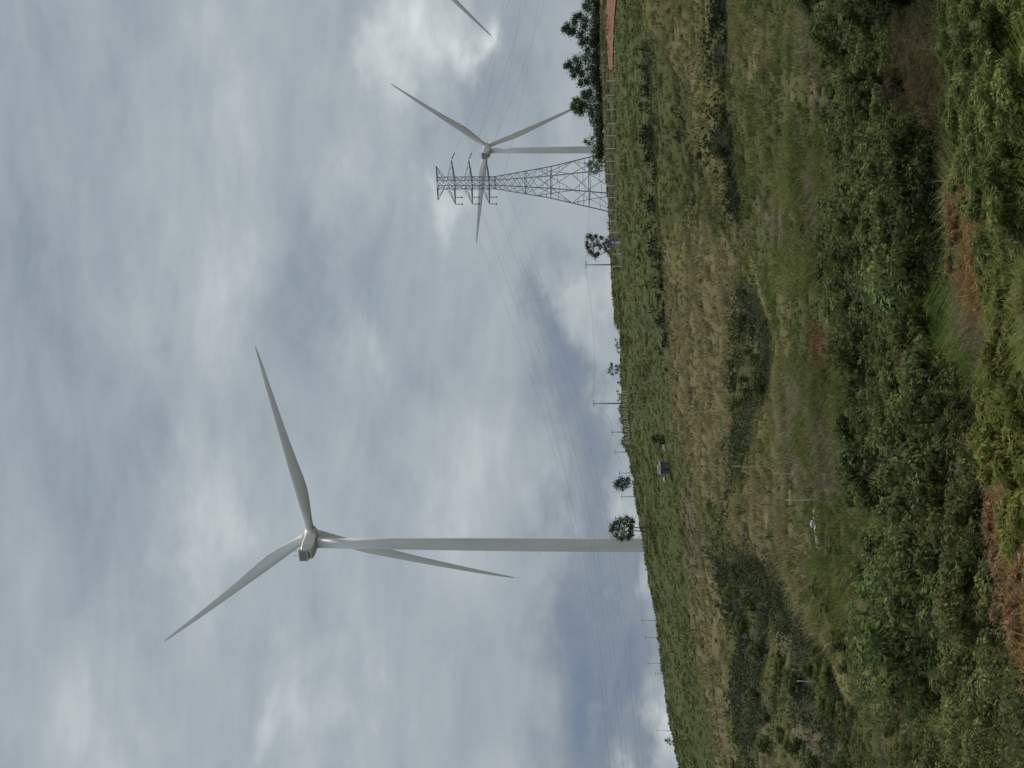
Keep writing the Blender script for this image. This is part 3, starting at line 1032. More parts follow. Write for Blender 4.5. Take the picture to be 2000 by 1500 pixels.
def stone(v, y, r_, label, group=None, flat=0.7, mat=None):
    p = ground_at(v, y)
    mb = MB()
    seed = random.random() * 50
    rings = []
    for i in range(1, 8):
        th = math.pi * i / 8
        ring = []
        for k in range(12):
            ph = 2 * math.pi * k / 12
            q = r_ * (0.8 + 0.45 * float(vnoise(np.array(3 + 1.4 * math.cos(ph) * math.sin(th) + seed), np.array(3 + 1.4 * math.sin(ph) + 1.7 * math.cos(th)), 4)))
            ring.append((q * math.sin(th) * math.cos(ph) * 1.15, q * math.sin(th) * math.sin(ph), -q * flat * math.cos(th) + r_ * 0.45))
        rings.append(ring)
    mb.quad_strip(rings)
    o = mb.build('stone', mat or M_STONE, None, loc=p)
    return tag(o, label, 'stone', group)


stone(1592, 1000, 0.13, 'small pale yellowish stone at the upper right of the white stones by the track', 'stones by the track')
stone(1592, 1013, 0.13, 'second small stone from the top of the stones by the track', 'stones by the track')
stone(1590, 1023, 0.24, 'largest white stone at the head of the grey track', 'stones by the track')
stone(1595, 1034, 0.17, 'white stone lying lowest of the stones by the track', 'stones by the track')
stone(1697, 822, 0.20, 'lone white stone in the dark hollow of the thicket')
stone(1300, 937, 0.42, 'small pale stone on the slope just left of the hut')


def stake(v_top, y, v_foot, y_top, label, r_=0.04, cat='stake', name='stake'):
    p = ground_at(v_foot, y)
    q = ray(v_top, y_top) * (p.y / ray(v_top, y_top).y)
    h = q - p
    mb = MB()
    pts = [Vector((0, 0, -0.3))]
    for f in (0.0, 0.25, 0.5, 0.75, 1.0):
        pts.append(h * f + Vector((random.uniform(-1, 1) * 0.03, 0, 0)))
    mb.tube(pts, [r_, r_, r_ * 0.95, r_ * 0.9, r_ * 0.8, r_ * 0.7], 6)
    o = mb.build(name, M_WOOD, None, loc=p, smooth=True)
    return tag(o, label, cat)


stake(1431, 912, 1482, 911, 'pale thin stake standing in the strip of dark scrub between the two dry fields', 0.065)
stake(1513, 926, 1562, 924, 'pale thin stake at the lower edge of the yellow green field', 0.06)
stake(1535, 976, 1592, 977, 'pale thin stake at the lower edge of the tan field above the stones', 0.06)
stake(1556, 1333, 1618, 1330, 'bleached bare trunk standing at the edge of the dark scrub', 0.07, 'dead tree', 'dead_tree')

# ------------------------------------------------------------------ foliage
def leaves(centres, radii, per, size, palette, seed, flat=0.85, up=0.3, long=1.7, fill=0.25, ragged=0.0):
    """small leaf faces spread through clumps; returns verts, faces, colours"""
    g = np.random.default_rng(seed)
    C = np.repeat(np.asarray(centres, float), per, 0)
    rad = np.repeat(np.asarray(radii, float), per)
    n = len(C)
    d = g.normal(size=(n, 3))
    d /= np.linalg.norm(d, axis=1, keepdims=True)
    rr = rad * (fill + (1 - fill) * g.random(n) ** 0.5)
    rr = rr * (1 + ragged * np.maximum(g.normal(size=n), -1))
    pos = C + d * rr[:, None] * np.array([1, 1, flat])
    nrm = d + g.normal(size=(n, 3)) * 0.55 + np.array([0, 0, up])
    nrm /= np.linalg.norm(nrm, axis=1, keepdims=True)
    t = np.cross(nrm, g.normal(size=(n, 3)))
    t /= np.linalg.norm(t, axis=1, keepdims=True)
    b = np.cross(nrm, t)
    s = size * (0.6 + 0.8 * g.random(n))[:, None]
    v = np.stack([pos - t * s * long * 0.5, pos + b * s * 0.45, pos + t * s * long * 0.5 + nrm * s * 0.12, pos - b * s * 0.45], 1).reshape(-1, 3)
    f = np.arange(n * 4).reshape(n, 4)
    clump_tone = np.repeat(0.8 + 0.4 * g.random(len(centres)), per)
    col = palette[g.integers(0, len(palette), n)] * (clump_tone * (0.85 + 0.3 * g.random(n)))[:, None]
    return v, f, np.repeat(col, 4, 0)


P_THICK = 1.0 * pal((80, 92, 60), (94, 106, 66), (67, 80, 54), (102, 108, 68), sat=1.05)
P_FERN = pal((144, 106, 66), (126, 92, 58), (146, 122, 80), (108, 92, 62), sat=0.8)
P_TWIG = 0.9 * pal((86, 76, 58), (74, 68, 52), (98, 88, 66), (70, 76, 50))
P_WEED = 1.02 * pal((98, 106, 60), (86, 96, 55), (106, 108, 66), (78, 90, 53), (104, 100, 62))
P_DARKTREE = 1.5 * pal((64, 80, 60), (54, 70, 54), (74, 86, 62))
P_OLIVE = 1.08 * pal((92, 98, 66), (80, 88, 60), (104, 106, 72), (74, 80, 54))
P_BRIGHT = 0.98 * pal((96, 110, 62), (83, 99, 55), (106, 118, 68), (71, 87, 52), (112, 114, 66), sat=0.98)


def limb_tree(mb, base, tips, r0, rt=0.25):
    for t in tips:
        b0, t = Vector(base), Vector(t)
        m_ = b0.lerp(t, 0.5) + Vector((random.uniform(-.08, .08), random.uniform(-.08, .08), 0.05)) * (t - b0).length
        mb.tube([b0, m_, t], [r0, r0 * 0.6, r0 * rt], 6)


def make_shrub(name, H, W, n_clump, per, leaf, palette, seed, long=1.7, stems=5, mat=None):
    """leafy shrub of clumps carried by several stems; origin at its foot"""
    g = np.random.default_rng(seed)
    root = empty(name, (0, 0, 0))
    cs, rs = [], []
    k = 0
    while len(cs) < n_clump:
        d = g.normal(size=3)
        d /= np.linalg.norm(d)
        q = 0.45 + 0.55 * g.random()
        c = np.array([d[0] * W * q, d[1] * W * q, H * 0.52 + d[2] * H * 0.42 * q])
        if c[2] < 0.18 * H:
            continue
        c[2] += 0.12 * H * (g.random() - 0.4)
        cs.append(c)
        rs.append((0.15 + 0.17 * g.random()) * min(W, H))
    v, f, col = leaves(cs, rs, per, leaf, palette, seed + 1, long=long, flat=0.55, up=0.6)
    np_mesh('crown', v, f, mat or M_LEAF, col, root)
    mb = MB()
    order = g.permutation(n_clump)[:stems * 3]
    for s_ in range(stems):
        base_ = Vector((g.normal() * 0.12 * W, g.normal() * 0.12 * W, -0.2))
        for c in order[s_ * 3:(s_ + 1) * 3]:
            limb_tree(mb, base_, [cs[c]], 0.022 * H)
    mb.build('stem', M_BARK, root, smooth=True)
    return root


PROTO = {
    'thick': [make_shrub('shrub', h, w, n, 90, 0.105, P_THICK, 100 + i, 1.8) for i, (h, w, n) in enumerate(((3.0, 1.8, 62), (3.7, 1.5, 62), (2.4, 2.1, 60), (4.0, 1.9, 74), (2.8, 1.5, 52)))],
    'olive': [make_shrub('shrub', h, w, n, 130, 0.06, P_OLIVE, 200 + i, 1.9) for i, (h, w, n) in enumerate(((1.9, 1.5, 44), (2.3, 1.3, 44)))],
    'fern': [make_shrub('dead_fern_clump', h, w, n, 110, 0.026, P_FERN, 400 + i, 7.0, 3, M_SCRUB) for i, (h, w, n) in enumerate(((0.85, 0.7, 20), (0.65, 0.8, 20), (1.0, 0.65, 22)))],
    'twig': [make_shrub('twiggy_bush', h, w, n, 60, 0.020, P_TWIG, 480 + i, 11.0, 9, M_SCRUB) for i, (h, w, n) in enumerate(((1.5, 1.1, 30), (1.2, 1.3, 28)))],
    'weed': [make_shrub('weed_bush', h, w, n, 150, 0.036, P_WEED, 450 + i, 3.6, 4) for i, (h, w, n) in enumerate(((1.0, 0.8, 28), (0.8, 0.9, 26), (1.3, 0.7, 28)))],
    'bright': [make_shrub('leafy_bush', h, w, n, 260, 0.031, P_BRIGHT, 300 + i, 2.9) for i, (h, w, n) in enumerate(((1.3, 0.85, 36), (1.6, 0.75, 36), (1.0, 0.9, 34)))],
}
used = set()
placed = []


def put(kind, x, y, scale, label, cat, group, which=None, sink=0.15):
    i = random.randrange(len(PROTO[kind])) if which is None else which
    src = PROTO[kind][i]
    if src.name in used:
        o = copy_tree(src)
    else:
        o = src
        used.add(src.name)
    o.location = (x, y, float(terrain(x, y)) - sink)
    o.rotation_euler = (0, 0, random.uniform(0, 6.28))
    o.scale = (scale * random.uniform(0.9, 1.15), scale * random.uniform(0.9, 1.15), scale * random.uniform(0.85, 1.15))
    tag(o, label, cat, group)
    return o


def spread(poly, gap, limit, holes=(), tries=6000):
    """ground points inside a field-map outline, kept a gap (metres) apart"""
    p = np.array(poly, float)
    out = []
    V = rng.uniform(p[:, 0].min(), p[:, 0].max(), tries)
    Y = rng.uniform(p[:, 1].min(), p[:, 1].max(), tries)
    ok = inside(poly, V, Y)
    for h in holes:
        ok &= ~inside(h, V, Y)
    X_, Y_ = ground_from_map(V[ok], Y[ok])
    for x, y in zip(X_, Y_):
        if all((x - a_) ** 2 + (y - b_) ** 2 > gap * gap for a_, b_ in out):
            out.append((x, y))
            if len(out) >= limit:
                break
    return out


Zp = {nm: [q for n2, q in ZONES if n2 == nm] for nm in SPEC}
glade, twig, fern1 = Zp['glade'][0], Zp['twig'][0], Zp['fern'][0]
THICK_A = [(1700, -150), (1695, 40), (1720, 220), (1760, 300), (1720, 420), (1700, 560), (1735, 660), (1840, 690), (1870, 560), (1868, 430), (1880, 330), (1860, 300), (1800, 300), (1790, 120), (1800, 0), (1795, -150)]
THICK_B = [(1735, 660), (1750, 800), (1805, 900), (1790, 1050), (1795, 1180), (1840, 1300), (1905, 1300), (1930, 1240), (1990, 1180), (1955, 960), (1940, 830), (1880, 740), (1840, 690)]
for x, y in spread(THICK_A, 2.2, 82, (glade, fern1)):
    put('thick', x, y, random.uniform(0.6, 1.1), 'dense dark green shrub in the right half of the valley thicket', 'shrub', 'shrubs of the right hand thicket')
for x, y in spread(THICK_B, 2.2, 76, (glade,)):
    put('thick', x, y, random.uniform(0.45, 0.95), 'dark green shrub in the left half of the valley thicket', 'shrub', 'shrubs of the left hand thicket')
OL = [(1905, 1250), (1885, 1330), (1870, 1420), (1860, 1600), (2030, 1600), (2030, 1210)]
for x, y in spread(OL, 1.7, 30):
    put('olive', x, y, random.uniform(0.7, 1.1), 'olive green small leaved shrub in the nearest left corner', 'shrub', 'olive shrubs in the near left corner')
for poly, gap, lim, lo, hi, kind, lab, grp in (
        ([(1425, 1090), (1475, 1090), (1540, 1145), (1600, 1240), (1640, 1350), (1660, 1460), (1670, 1560), (1480, 1560), (1445, 1480), (1425, 1200)], 4.6, 48, 0.4, 0.8, 'thick', 'low dark shrub in the wide dark scrub on the left slope', 'shrubs of the dark scrub on the left slope'),
        ([(1440, 575), (1440, 800), (1465, 800), (1500, 760), (1480, 620), (1462, 560)], 3.0, 18, 0.35, 0.65, 'thick', 'low dark shrub in the dark patch below the tan field', 'shrubs of the dark patch below the tan field'),
        ([(1393, -40), (1416, 300), (1440, 440), (1460, 440), (1442, 200), (1428, -40)], 2.7, 44, 0.32, 0.6, 'thick', 'low dark shrub in the long ditch on the right slope', 'shrubs of the ditch on the right slope'),
        ([(1560, 20), (1500, 330), (1600, 560), (1690, 640), (1690, 300), (1640, 20)], 5.5, 18, 0.22, 0.42, 'olive', 'small olive bush in the rough grass above the right hand thicket', 'bushes above the right hand thicket'),
        ([(1640, 960), (1620, 1150), (1650, 1300), (1680, 1500), (1840, 1500), (1790, 1290), (1740, 1150), (1735, 960)], 4.5, 30, 0.3, 0.7, 'olive', 'olive bush in the rough grass between the left scrub and the thicket', 'bushes between the left scrub and the thicket')):
    for x, y in spread(poly, gap, lim):
        put(kind, x, y, random.uniform(lo, hi), lab, 'shrub' if kind == 'thick' else 'bush', grp)
FE = [(1905, 335), (1908, 430), (1922, 520), (1945, 590), (1985, 625), (2000, 600), (1985, 500), (1975, 420), (1960, 345)]
FE2 = [(1975, 790), (1972, 850), (1982, 960), (2002, 1080), (2015, 1170), (2045, 1170), (2020, 1000), (2000, 880), (1990, 790)]
FE3 = [(2045, 900), (2050, 1250), (2230, 1250), (2230, 980), (2100, 980)]
for poly, lim, lab, grp in ((FE, 34, 'clump of orange dead fern on the near bank below the bright green bushes', 'dead fern on the right of the near bank'),
                            (FE2, 44, 'clump of orange dead fern on the near bank below the left hand thicket', 'dead fern on the left of the near bank')):
    for x, y in spread(poly, 0.62, lim):
        put('fern', x, y, random.uniform(0.7, 1.15), lab, 'fern', grp, sink=0.08)
WE = [(1995, 420), (1985, 560), (2000, 640), (1995, 760), (2020, 880), (2090, 980), (2200, 980), (2200, 420)]
for x, y in spread(WE, 0.9, 60):
    put('weed', x, y, random.uniform(0.7, 1.1), 'yellow green weedy bush at the foot of the near bank', 'bush', 'weedy bushes of the near bank')
for x, y in spread(FE3, 0.75, 50):
    put('fern', x, y, random.uniform(0.6, 0.9), 'clump of orange dead fern along the bottom of the near bank', 'fern', 'dead fern along the bottom of the near bank', sink=0.08)
for x, y in spread([(1880, 1000), (1900, 1150), (1925, 1230), (2000, 1200), (1985, 1090), (1965, 960), (1945, 850), (1915, 800)], 1.2, 22):
    put('olive', x, y, random.uniform(0.55, 0.95), 'olive bush between the left hand thicket and the dead fern', 'bush', 'bushes along the dead fern')
for x, y in spread([(1800, 70), (1785, 180), (1790, 290), (1860, 320), (1905, 310), (1895, 180), (1885, 60)], 1.5, 24):
    put('twig', x, y, random.uniform(0.7, 1.15), 'brown twiggy bush in the hollow above the bright green bushes', 'bush', 'twiggy bushes of the right hollow')
for x, y in spread(THICK_B, 6.0, 9, (glade,)):
    put('twig', x, y, random.uniform(1.0, 1.5), 'half dead brown twiggy bush in the left half of the thicket', 'bush', 'twiggy bushes of the left hand thicket')
BR = [(1915, -160), (1905, 60), (1915, 200), (1925, 310), (1985, 350), (2020, 440), (2200, 430), (2200, -160)]
for x, y in spread(BR, 0.95, 105):
    put('bright', x, y, random.uniform(0.7, 1.15), 'bright green leafy bush in the nearest right corner', 'bush', 'bright green bushes in the near right corner')
for kind in PROTO:
    for o in PROTO[kind]:
        if o.name not in used:
            for ch in list(o.children):
                bpy.data.objects.remove(ch)
            bpy.data.objects.remove(o)


# trees along the crest: crown clumps given as photograph pixels (v, y, radius)
def crest_tree(name, label, cat, foot, D, clumps, trunks, per=420, leaf=0.24, palette=P_DARKTREE, group=None, seed=1, trunk_r=0.16, depth=0.8, fill=0.25):
    f = at(foot[0], foot[1], D)
    root = empty(name, f)
    px = D / FPX
    cs, rs = [], []
    g = np.random.default_rng(seed)
    for (v, y, r_) in clumps:
        c = at(v, y, D) - f
        cs.append((c.x, c.y + g.normal() * depth * r_ * px, c.z))
        rs.append(r_ * px * 1.22)
    v_, f_, c_ = leaves(cs, rs, per, leaf, palette, seed + 50, fill=fill, ragged=0.38)
    np_mesh('crown', v_, f_, M_LEAF, c_, root)
    mb = MB()
    for (tv, ty, bv, by) in trunks:
        b0 = at(bv, by, D) - f - Vector((0, 0, 0.8))
        t0 = at(tv, ty, D) - f
        m_ = b0.lerp(t0, 0.5) + Vector((random.uniform(-.1, .1), 0, 0))
        mb.tube([b0, m_, t0], [trunk_r, trunk_r * 0.8, trunk_r * 0.5], 7)
        near = sorted(range(len(cs)), key=lambda i: (Vector(cs[i]) - t0).length)[:6]
        limb_tree(mb, t0, [cs[i] for i in near], trunk_r * 0.45)
    mb.build('trunk', M_BARK, root, smooth=True)
    return tag(root, label, cat, group)


CG = 'dark trees on the right of the crest'
crest_tree('crest_tree', 'tallest dark tree at the right end of the crest above the red track', 'tree', (1172, 55), 530,
           [(1102, 57, 6), (1108, 50, 7), (1112, 62, 7), (1122, 45, 9), (1124, 35, 8), (1120, 62, 7), (1133, 68, 9), (1140, 55, 9), (1142, 40, 11), (1150, 20, 12), (1146, 78, 10), (1136, 84, 8), (1155, 60, 13), (1158, 85, 12), (1160, 40, 14), (1165, 15, 13), (1150, 5, 12), (1143, 12, 7), (1148, -10, 11), (1132, 30, 6), (1162, 70, 10)],
           [(1150, 50, 1175, 52), (1150, 72, 1175, 68)], group=CG, seed=11)
crest_tree('crest_tree', 'dark bushy crest tree with a ragged top, second from the right', 'tree', (1172, 140), 530,
           [(1105, 129, 5), (1112, 124, 7), (1116, 134, 8), (1124, 116, 8), (1120, 145, 7), (1130, 128, 9), (1135, 145, 9), (1142, 115, 11), (1150, 130, 13), (1152, 150, 12), (1134, 162, 8), (1145, 160, 8), (1160, 115, 12), (1162, 140, 12), (1148, 100, 9), (1162, 160, 11), (1128, 138, 6)],
           [(1145, 135, 1176, 136), (1150, 120, 1176, 122)], group=CG, seed=12)
crest_tree('crest_tree', 'small dark tree on the crest touched by a turbine blade tip', 'tree', (1170, 208), 530,
           [(1119, 207, 6), (1126, 200, 8), (1125, 214, 8), (1134, 219, 8), (1136, 200, 9), (1146, 188, 10), (1148, 208, 12), (1155, 225, 9), (1158, 195, 12), (1160, 215, 11), (1140, 184, 7), (1152, 180, 8), (1134, 209, 8)],
           [(1145, 205, 1174, 206)], group=CG, seed=13)
crest_tree('crest_tree', 'low loose dark tree on the crest between the pylon and the blade tip tree', 'tree', (1178, 262), 530,
           [(1155, 238, 6), (1160, 246, 8), (1165, 256, 9), (1144, 278, 5), (1150, 280, 6), (1155, 270, 7), (1160, 283, 9), (1168, 270, 10), (1170, 290, 9), (1160, 296, 7), (1170, 245, 9)],
           [(1160, 265, 1182, 264)], per=110, group=CG, seed=14, fill=0.1)
crest_tree('crest_tree', 'low dark tree in front of the right foot of the pylon', 'tree', (1180, 324), 530,
           [(1150, 322, 6), (1156, 318, 7), (1154, 330, 7), (1162, 326, 9), (1164, 336, 7), (1168, 318, 9), (1172, 330, 8), (1170, 308, 8), (1160, 306, 6)],
           [(1162, 324, 1184, 323)], per=120, group=CG, seed=15, fill=0.1)
crest_tree('crest_tree', 'lopsided bushy tree on the crest right behind the blue sign', 'tree', (1194, 478), 520,
           [(1148, 463, 5), (1146, 474, 5), (1147, 482, 5), (1153, 460, 5), (1157, 467, 5), (1152, 490, 6), (1157, 496, 6), (1163, 500, 5), (1168, 496, 4), (1158, 480, 7), (1164, 462, 4), (1167, 475, 6), (1172, 484, 6), (1174, 464, 4), (1180, 476, 6), (1182, 486, 5), (1188, 492, 5), (1186, 470, 6), (1190, 480, 6)],
           [(1165, 480, 1198, 478), (1168, 500, 1184, 488)], per=150, leaf=0.22, palette=1.5 * pal((66, 78, 48), (54, 68, 48), (80, 88, 52)), seed=16, trunk_r=0.12)
for i, (y0, lab) in enumerate(((-5, 'under the tallest tree at the frame edge'), (32, 'right of the trunks of the tallest tree'), (70, 'left of the trunks of the tallest tree'), (104, 'between the two tallest dark trees'),
                               (146, 'under the second tallest dark tree'), (178, 'between the second tree and the blade tip tree'), (222, 'left of the blade tip tree'), (250, 'under the low loose bush tree'), (292, 'right of the pylon foot'))):
    crest_tree('crest_bush', 'low dark bush on the crest ' + lab, 'bush', (1174 + (4 if y0 > 160 else 0), y0), 512,
               [(1160 + random.randint(-3, 4) + (6 if y0 > 160 else 0), y0 + d, random.randint(6, 9)) for d in (-14, -5, 5, 14)] + [(1168 + (6 if y0 > 160 else 0), y0 + d, 9) for d in (-18, -9, 0, 9, 18)],
               [(1160 + (6 if y0 > 160 else 0), y0, 1176 + (6 if y0 > 160 else 0), y0)], per=170, leaf=0.28, palette=pal((60, 68, 52), (50, 58, 48), (72, 76, 56)), group='low bushes under the crest trees', seed=70 + i, trunk_r=0.07)
crest_tree('crest_tree', 'small round topped sapling tree on the crest right of the picket fence', 'tree', (1209, 722), 520,
           [(1191, 720, 6), (1190, 726, 5), (1195, 716, 4), (1194, 711, 3), (1196, 730, 4), (1203, 715, 3), (1204, 728, 4), (1206, 722, 4), (1208, 716, 4)],
           [(1198, 722, 1213, 721)], per=90, leaf=0.16, palette=pal((62, 70, 54), (52, 60, 50)), seed=17, trunk_r=0.09)
crest_tree('crest_bush', 'sparse twiggy bush on the crest near the step in the skyline', 'bush', (1210, 675), 515,
           [(1203, 664, 3), (1206, 672, 4), (1206, 682, 3), (1208, 688, 3), (1203, 676, 3), (1209, 678, 4)],
           [(1206, 668, 1214, 674), (1206, 682, 1214, 676)], per=40, leaf=0.16, palette=pal((58, 66, 54), (50, 58, 50)), seed=18, trunk_r=0.05)
crest_tree('crest_bush', 'short upright stump of a bush on the skyline by the picket fence', 'bush', (1212, 747), 515,
           [(1207, 747, 2.5), (1210, 748, 3), (1213, 747, 3)], [(1208, 747, 1216, 747)], per=50, leaf=0.14, palette=pal((64, 76, 56)), seed=19, trunk_r=0.07)
crest_tree('crest_bush', 'thin pale green bush leaning on the skyline right beside the picket fence pole', 'bush', (1211, 770), 515,
           [(1206, 764, 2.5), (1208, 770, 3), (1210, 777, 3), (1213, 772, 3), (1207, 782, 2)], [(1208, 770, 1216, 771)], per=50, leaf=0.14, palette=pal((92, 104, 82), (80, 92, 70)), seed=20, trunk_r=0.05)
crest_tree('crest_tree', 'compact dark oval tree on the green crest right of the two trunked tree', 'tree', (1236, 946), 490,
           [(1203, 945, 6), (1207, 950, 7), (1208, 940, 6), (1213, 946, 8), (1213, 936, 6), (1214, 953, 6), (1220, 940, 8), (1221, 949, 7), (1226, 936, 6), (1227, 944, 7)],
           [(1224, 944, 1240, 946)], per=170, leaf=0.2, palette=1.5 * pal((44, 58, 50), (38, 50, 46), (52, 66, 52)), seed=21, trunk_r=0.12)
crest_tree('crest_tree', 'round grey green tree on two thin trunks beside the big turbine tower', 'tree', (1252, 1035), 480,
           [(1197, 1028, 7), (1195, 1035, 6), (1203, 1020, 7), (1206, 1033, 8), (1203, 1047, 8), (1212, 1016, 7), (1215, 1027, 9), (1216, 1042, 9), (1214, 1052, 6), (1224, 1013, 7), (1226, 1024, 9), (1228, 1038, 9), (1226, 1050, 6), (1234, 1018, 6), (1234, 1030, 7), (1232, 1046, 6)],
           [(1230, 1029, 1256, 1031), (1230, 1037, 1256, 1038)], per=200, leaf=0.24, palette=1.5 * pal((78, 90, 66), (60, 74, 58), (92, 100, 76), (52, 64, 54)), seed=22, trunk_r=0.13)
crest_tree('crest_bush', 'tiny bush on the skyline at the left end of the crest', 'bush', (1310, 1447), 490,
           [(1300, 1446, 3), (1304, 1448, 4), (1308, 1444, 4), (1309, 1451, 4)], [(1304, 1447, 1313, 1447)], per=60, leaf=0.16, palette=pal((60, 72, 56)), seed=23, trunk_r=0.06)
crest_tree('slope_bush', 'dark green bush on the slope right of the pale flag', 'bush', (1302, 858), 432,
           [(1276, 856, 5), (1280, 862, 6), (1284, 852, 6), (1288, 860, 7), (1294, 854, 6), (1297, 862, 6), (1290, 867, 5)], [(1290, 858, 1305, 858)], per=120, leaf=0.16, palette=pal((44, 58, 46), (38, 50, 42)), seed=24, trunk_r=0.08)
crest_tree('crest_bush', 'low brown green hump bush at the step of the skyline left of the sign tree', 'bush', (1211, 632), 505,
           [(1202, 622, 5), (1204, 632, 6), (1207, 640, 5), (1210, 628, 7), (1213, 636, 6), (1208, 614, 5)], [(1206, 630, 1215, 631)], per=120, leaf=0.2, palette=pal((74, 72, 58), (64, 64, 52)), seed=25, trunk_r=0.08)
hump = [(1214, 778), (1211, 800), (1213, 818), (1217, 838), (1216, 862), (1222, 872)]
hl = ['right end of the picket fence', 'middle of the picket fence', 'left half of the picket fence', 'first gap left of the picket fence', 'dip right of the oval tree', 'foot of the dip by the oval tree']
for i, (v, y) in enumerate(hump):
    crest_tree('crest_bush', 'low olive bush on the skyline at the ' + hl[i], 'bush', (v + 8, y), 520,
               [(v + 2, y - 6, 4), (v, y, 5), (v + 2, y + 6, 4), (v + 6, y, 6), (v + 6, y - 9, 4), (v + 6, y + 9, 4)], [(v + 3, y, v + 9, y)], per=80, leaf=0.2,
               palette=pal((84, 86, 60), (74, 78, 56), (94, 92, 66)), group='low bushes on the skyline', seed=40 + i, trunk_r=0.05)


# ------------------------------------------------------------------ grass, dry grass, scrub and dead fern as ground cover
def tufts(x, y, hgt, col, seed, kind, blades):
    """a tuft of blades at every point; blades as wide as the tuft's size asks for"""
    g = np.random.default_rng(seed)
    n = len(x)
    X = np.repeat(x, blades); Y = np.repeat(y, blades)
    dist = Y
    px = dist / FPX / 0.512                                # size of a picture point out there
    h = np.repeat(hgt, blades) * (0.55 + 0.7 * g.random(n * blades))
    az = g.random(n * blades) * 2 * math.pi
    spread_ = np.repeat(hgt, blades) * {'s': 0.75, 'f': 0.5}.get(kind, 0.5)
    rr = np.sqrt(g.random(n * blades)) * np.maximum(spread_, px * 2.2)
    bx, by = X + rr * np.cos(az), Y + rr * np.sin(az)
    bz = terrain(bx, by) - 0.03
    lean = {'g': 1.35, 'd': 1.2, 's': 0.35, 'f': 1.1}[kind] * (0.3 + g.random(n * blades)) * h
    la = np.where(g.random(n * blades) < 0.5, 0.0, math.pi) + g.normal(size=n * blades) * 0.75
    c = np.repeat(col, blades, 0) * (0.78 + 0.44 * g.random(n * blades))[:, None]
    w = np.maximum({'g': 0.016, 'd': 0.018, 's': 0.022, 'f': 0.028}[kind], px * {'g': 0.75, 'd': 0.7, 's': 0.9, 'f': 0.7}[kind]) * (0.7 + 0.6 * g.random(n * blades))
    if kind == 's':
        # leaf sprays: slanted rhombs at several heights
        zc = bz + h * (0.15 + 0.85 * g.random(n * blades))
        th = g.normal(size=(n * blades, 3)); th /= np.linalg.norm(th, axis=1, keepdims=True)
        t2 = np.cross(th, g.normal(size=(n * blades, 3))); t2 /= np.linalg.norm(t2, axis=1, keepdims=True)
        P = np.stack([bx, by, zc], 1)
        s1, s2 = (w * 2.2)[:, None], (w * 1.2)[:, None]
        v = np.stack([P - th * s1, P + t2 * s2, P + th * s1, P - t2 * s2], 1).reshape(-1, 3)
        f = np.arange(n * blades * 4).reshape(-1, 4)
        return v, f, np.repeat(c, 4, 0)
    wa = la + math.pi / 2 + g.normal(size=n * blades) * 0.5
    dx, dy = np.cos(wa) * w * 0.5, np.sin(wa) * w * 0.5
    mx, my = bx + np.cos(la) * lean * 0.35, by + np.sin(la) * lean * 0.35
    tx, ty = bx + np.cos(la) * lean, by + np.sin(la) * lean
    zm = bz + h * 0.62
    zt = bz + h * (0.9 if kind != 'f' else 0.75)
    v = np.stack([np.stack([bx - dx, by - dy, bz], 1), np.stack([bx + dx, by + dy, bz], 1),
                  np.stack([mx + dx * .85, my + dy * .85, zm], 1), np.stack([mx - dx * .85, my - dy * .85, zm], 1),
                  np.stack([tx + dx * 0.15, ty + dy * 0.15, zt], 1), np.stack([tx - dx * 0.15, ty - dy * 0.15, zt], 1)], 1).reshape(-1, 3)
    k = np.arange(n * blades)[:, None] * 6
    f = np.concatenate([k + np.array([[0, 1, 2, 3]]), k + np.array([[3, 2, 4, 5]])], 0)
    return v, f, np.repeat(c, 6, 0)


NT = 112000
V = 1165 + (2200 - 1165) * rng.random(NT)
Yp = -230 + (1730 + 230) * rng.random(NT)
gx, gy = ground_from_map(V, Yp)
crest_v = np.interp(Yp, CREST_Y, CREST_V)
ok = V > crest_v - 1
gx, gy = gx[ok], gy[ok]
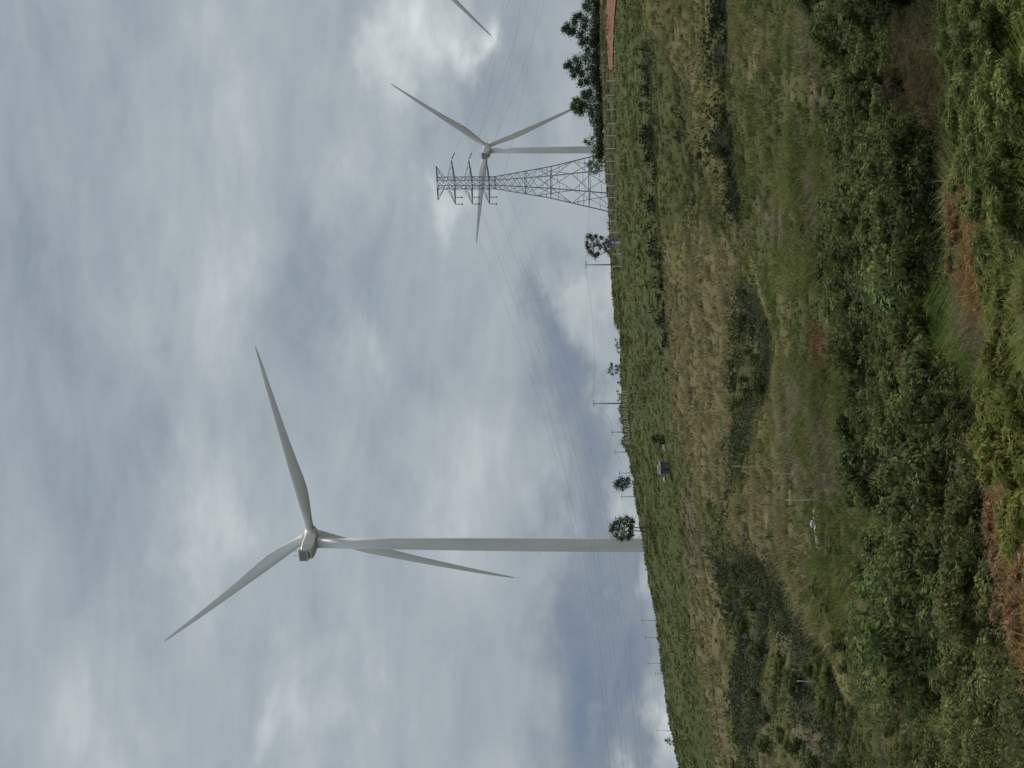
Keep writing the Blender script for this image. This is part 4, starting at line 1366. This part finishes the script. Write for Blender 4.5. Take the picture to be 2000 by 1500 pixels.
# some on the far side of the crest, and rows right on the skyline
# and the near slope well beyond both sides of the view
wx, wy = rng.uniform(-0.75, 0.75, 9000), rng.uniform(14, 170, 9000)
ws = np.abs(wx) > 0.2
gx = np.concatenate([gx, (wx * wy)[ws]]); gy = np.concatenate([gy, wy[ws]])
ex = rng.uniform(-0.26, 0.26, 3500)
ey = rng.uniform(485, 530, 3500)
gx = np.concatenate([gx, ex * ey]); gy = np.concatenate([gy, ey])
zz = zone_at(gx, gy, 1.0)
lump = np.clip(gy / 130.0, 0.45, 1.5)
clump = fbm(gx / (2.4 * lump), gy / (2.2 * lump), 61)
patch = fbm(gx / 14.0, gy / 10.0, 71)
dens = np.where(gy > 220, np.clip(0.7 + 0.9 * (clump - 0.4), 0.5, 1), np.clip(0.35 + 1.5 * (clump - 0.25), 0.12, 1))
keep = rng.random(len(gx)) < dens
gx, gy, zz, clump, patch = gx[keep], gy[keep], zz[keep], clump[keep], patch[keep]
parts = {'g': [], 'd': [], 's': [], 'f': []}
NB = {'g': 8, 'd': 9, 's': 12, 'f': 14}
for zi_, nm in enumerate(ZN):
    P_, (h0, h1), kd = SPEC[nm]
    m_ = zz == zi_
    if not m_.any():
        continue
    n = int(m_.sum())
    hh = h0 * 0.75 + (h1 - h0 * 0.75) * np.clip(rng.random(n) * 0.35 + (clump[m_] - 0.3) * 2.0, 0, 1.3)
    if kd != 's' or nm in ('thicket', 'shrubby'):
        hh = np.where(gy[m_] < 120, hh * 0.8, hh)
    cc = P_[rng.integers(0, len(P_), n)] * ((0.66 + 0.55 * patch[m_]) * (0.62 + 0.75 * clump[m_]))[:, None]
    parts[kd].append(tufts(gx[m_], gy[m_], hh, cc, 500 + zi_, kd, NB[kd]))


def join(lst):
    vs_, fs_, cs_, off = [], [], [], 0
    for v, f, c in lst:
        vs_.append(v); fs_.append(f + off); cs_.append(c)
        off += len(v)
    return np.concatenate(vs_), np.concatenate(fs_), np.concatenate(cs_)


for kd, nm, lb in (('g', 'green_grass', 'green and olive grass covering the hillside'), ('d', 'dry_grass', 'tan dry grass of the fields on the slope'),
                   ('s', 'scrub', 'dark low scrub filling hollows and hedge lines'), ('f', 'dead_fern', 'orange brown dead fern on the near bank')):
    v, f, c = join(parts[kd])
    o = np_mesh(nm, v, f, M_GRASS if kd != 's' else M_SCRUB, c)
    tag(o, lb, kind='stuff')
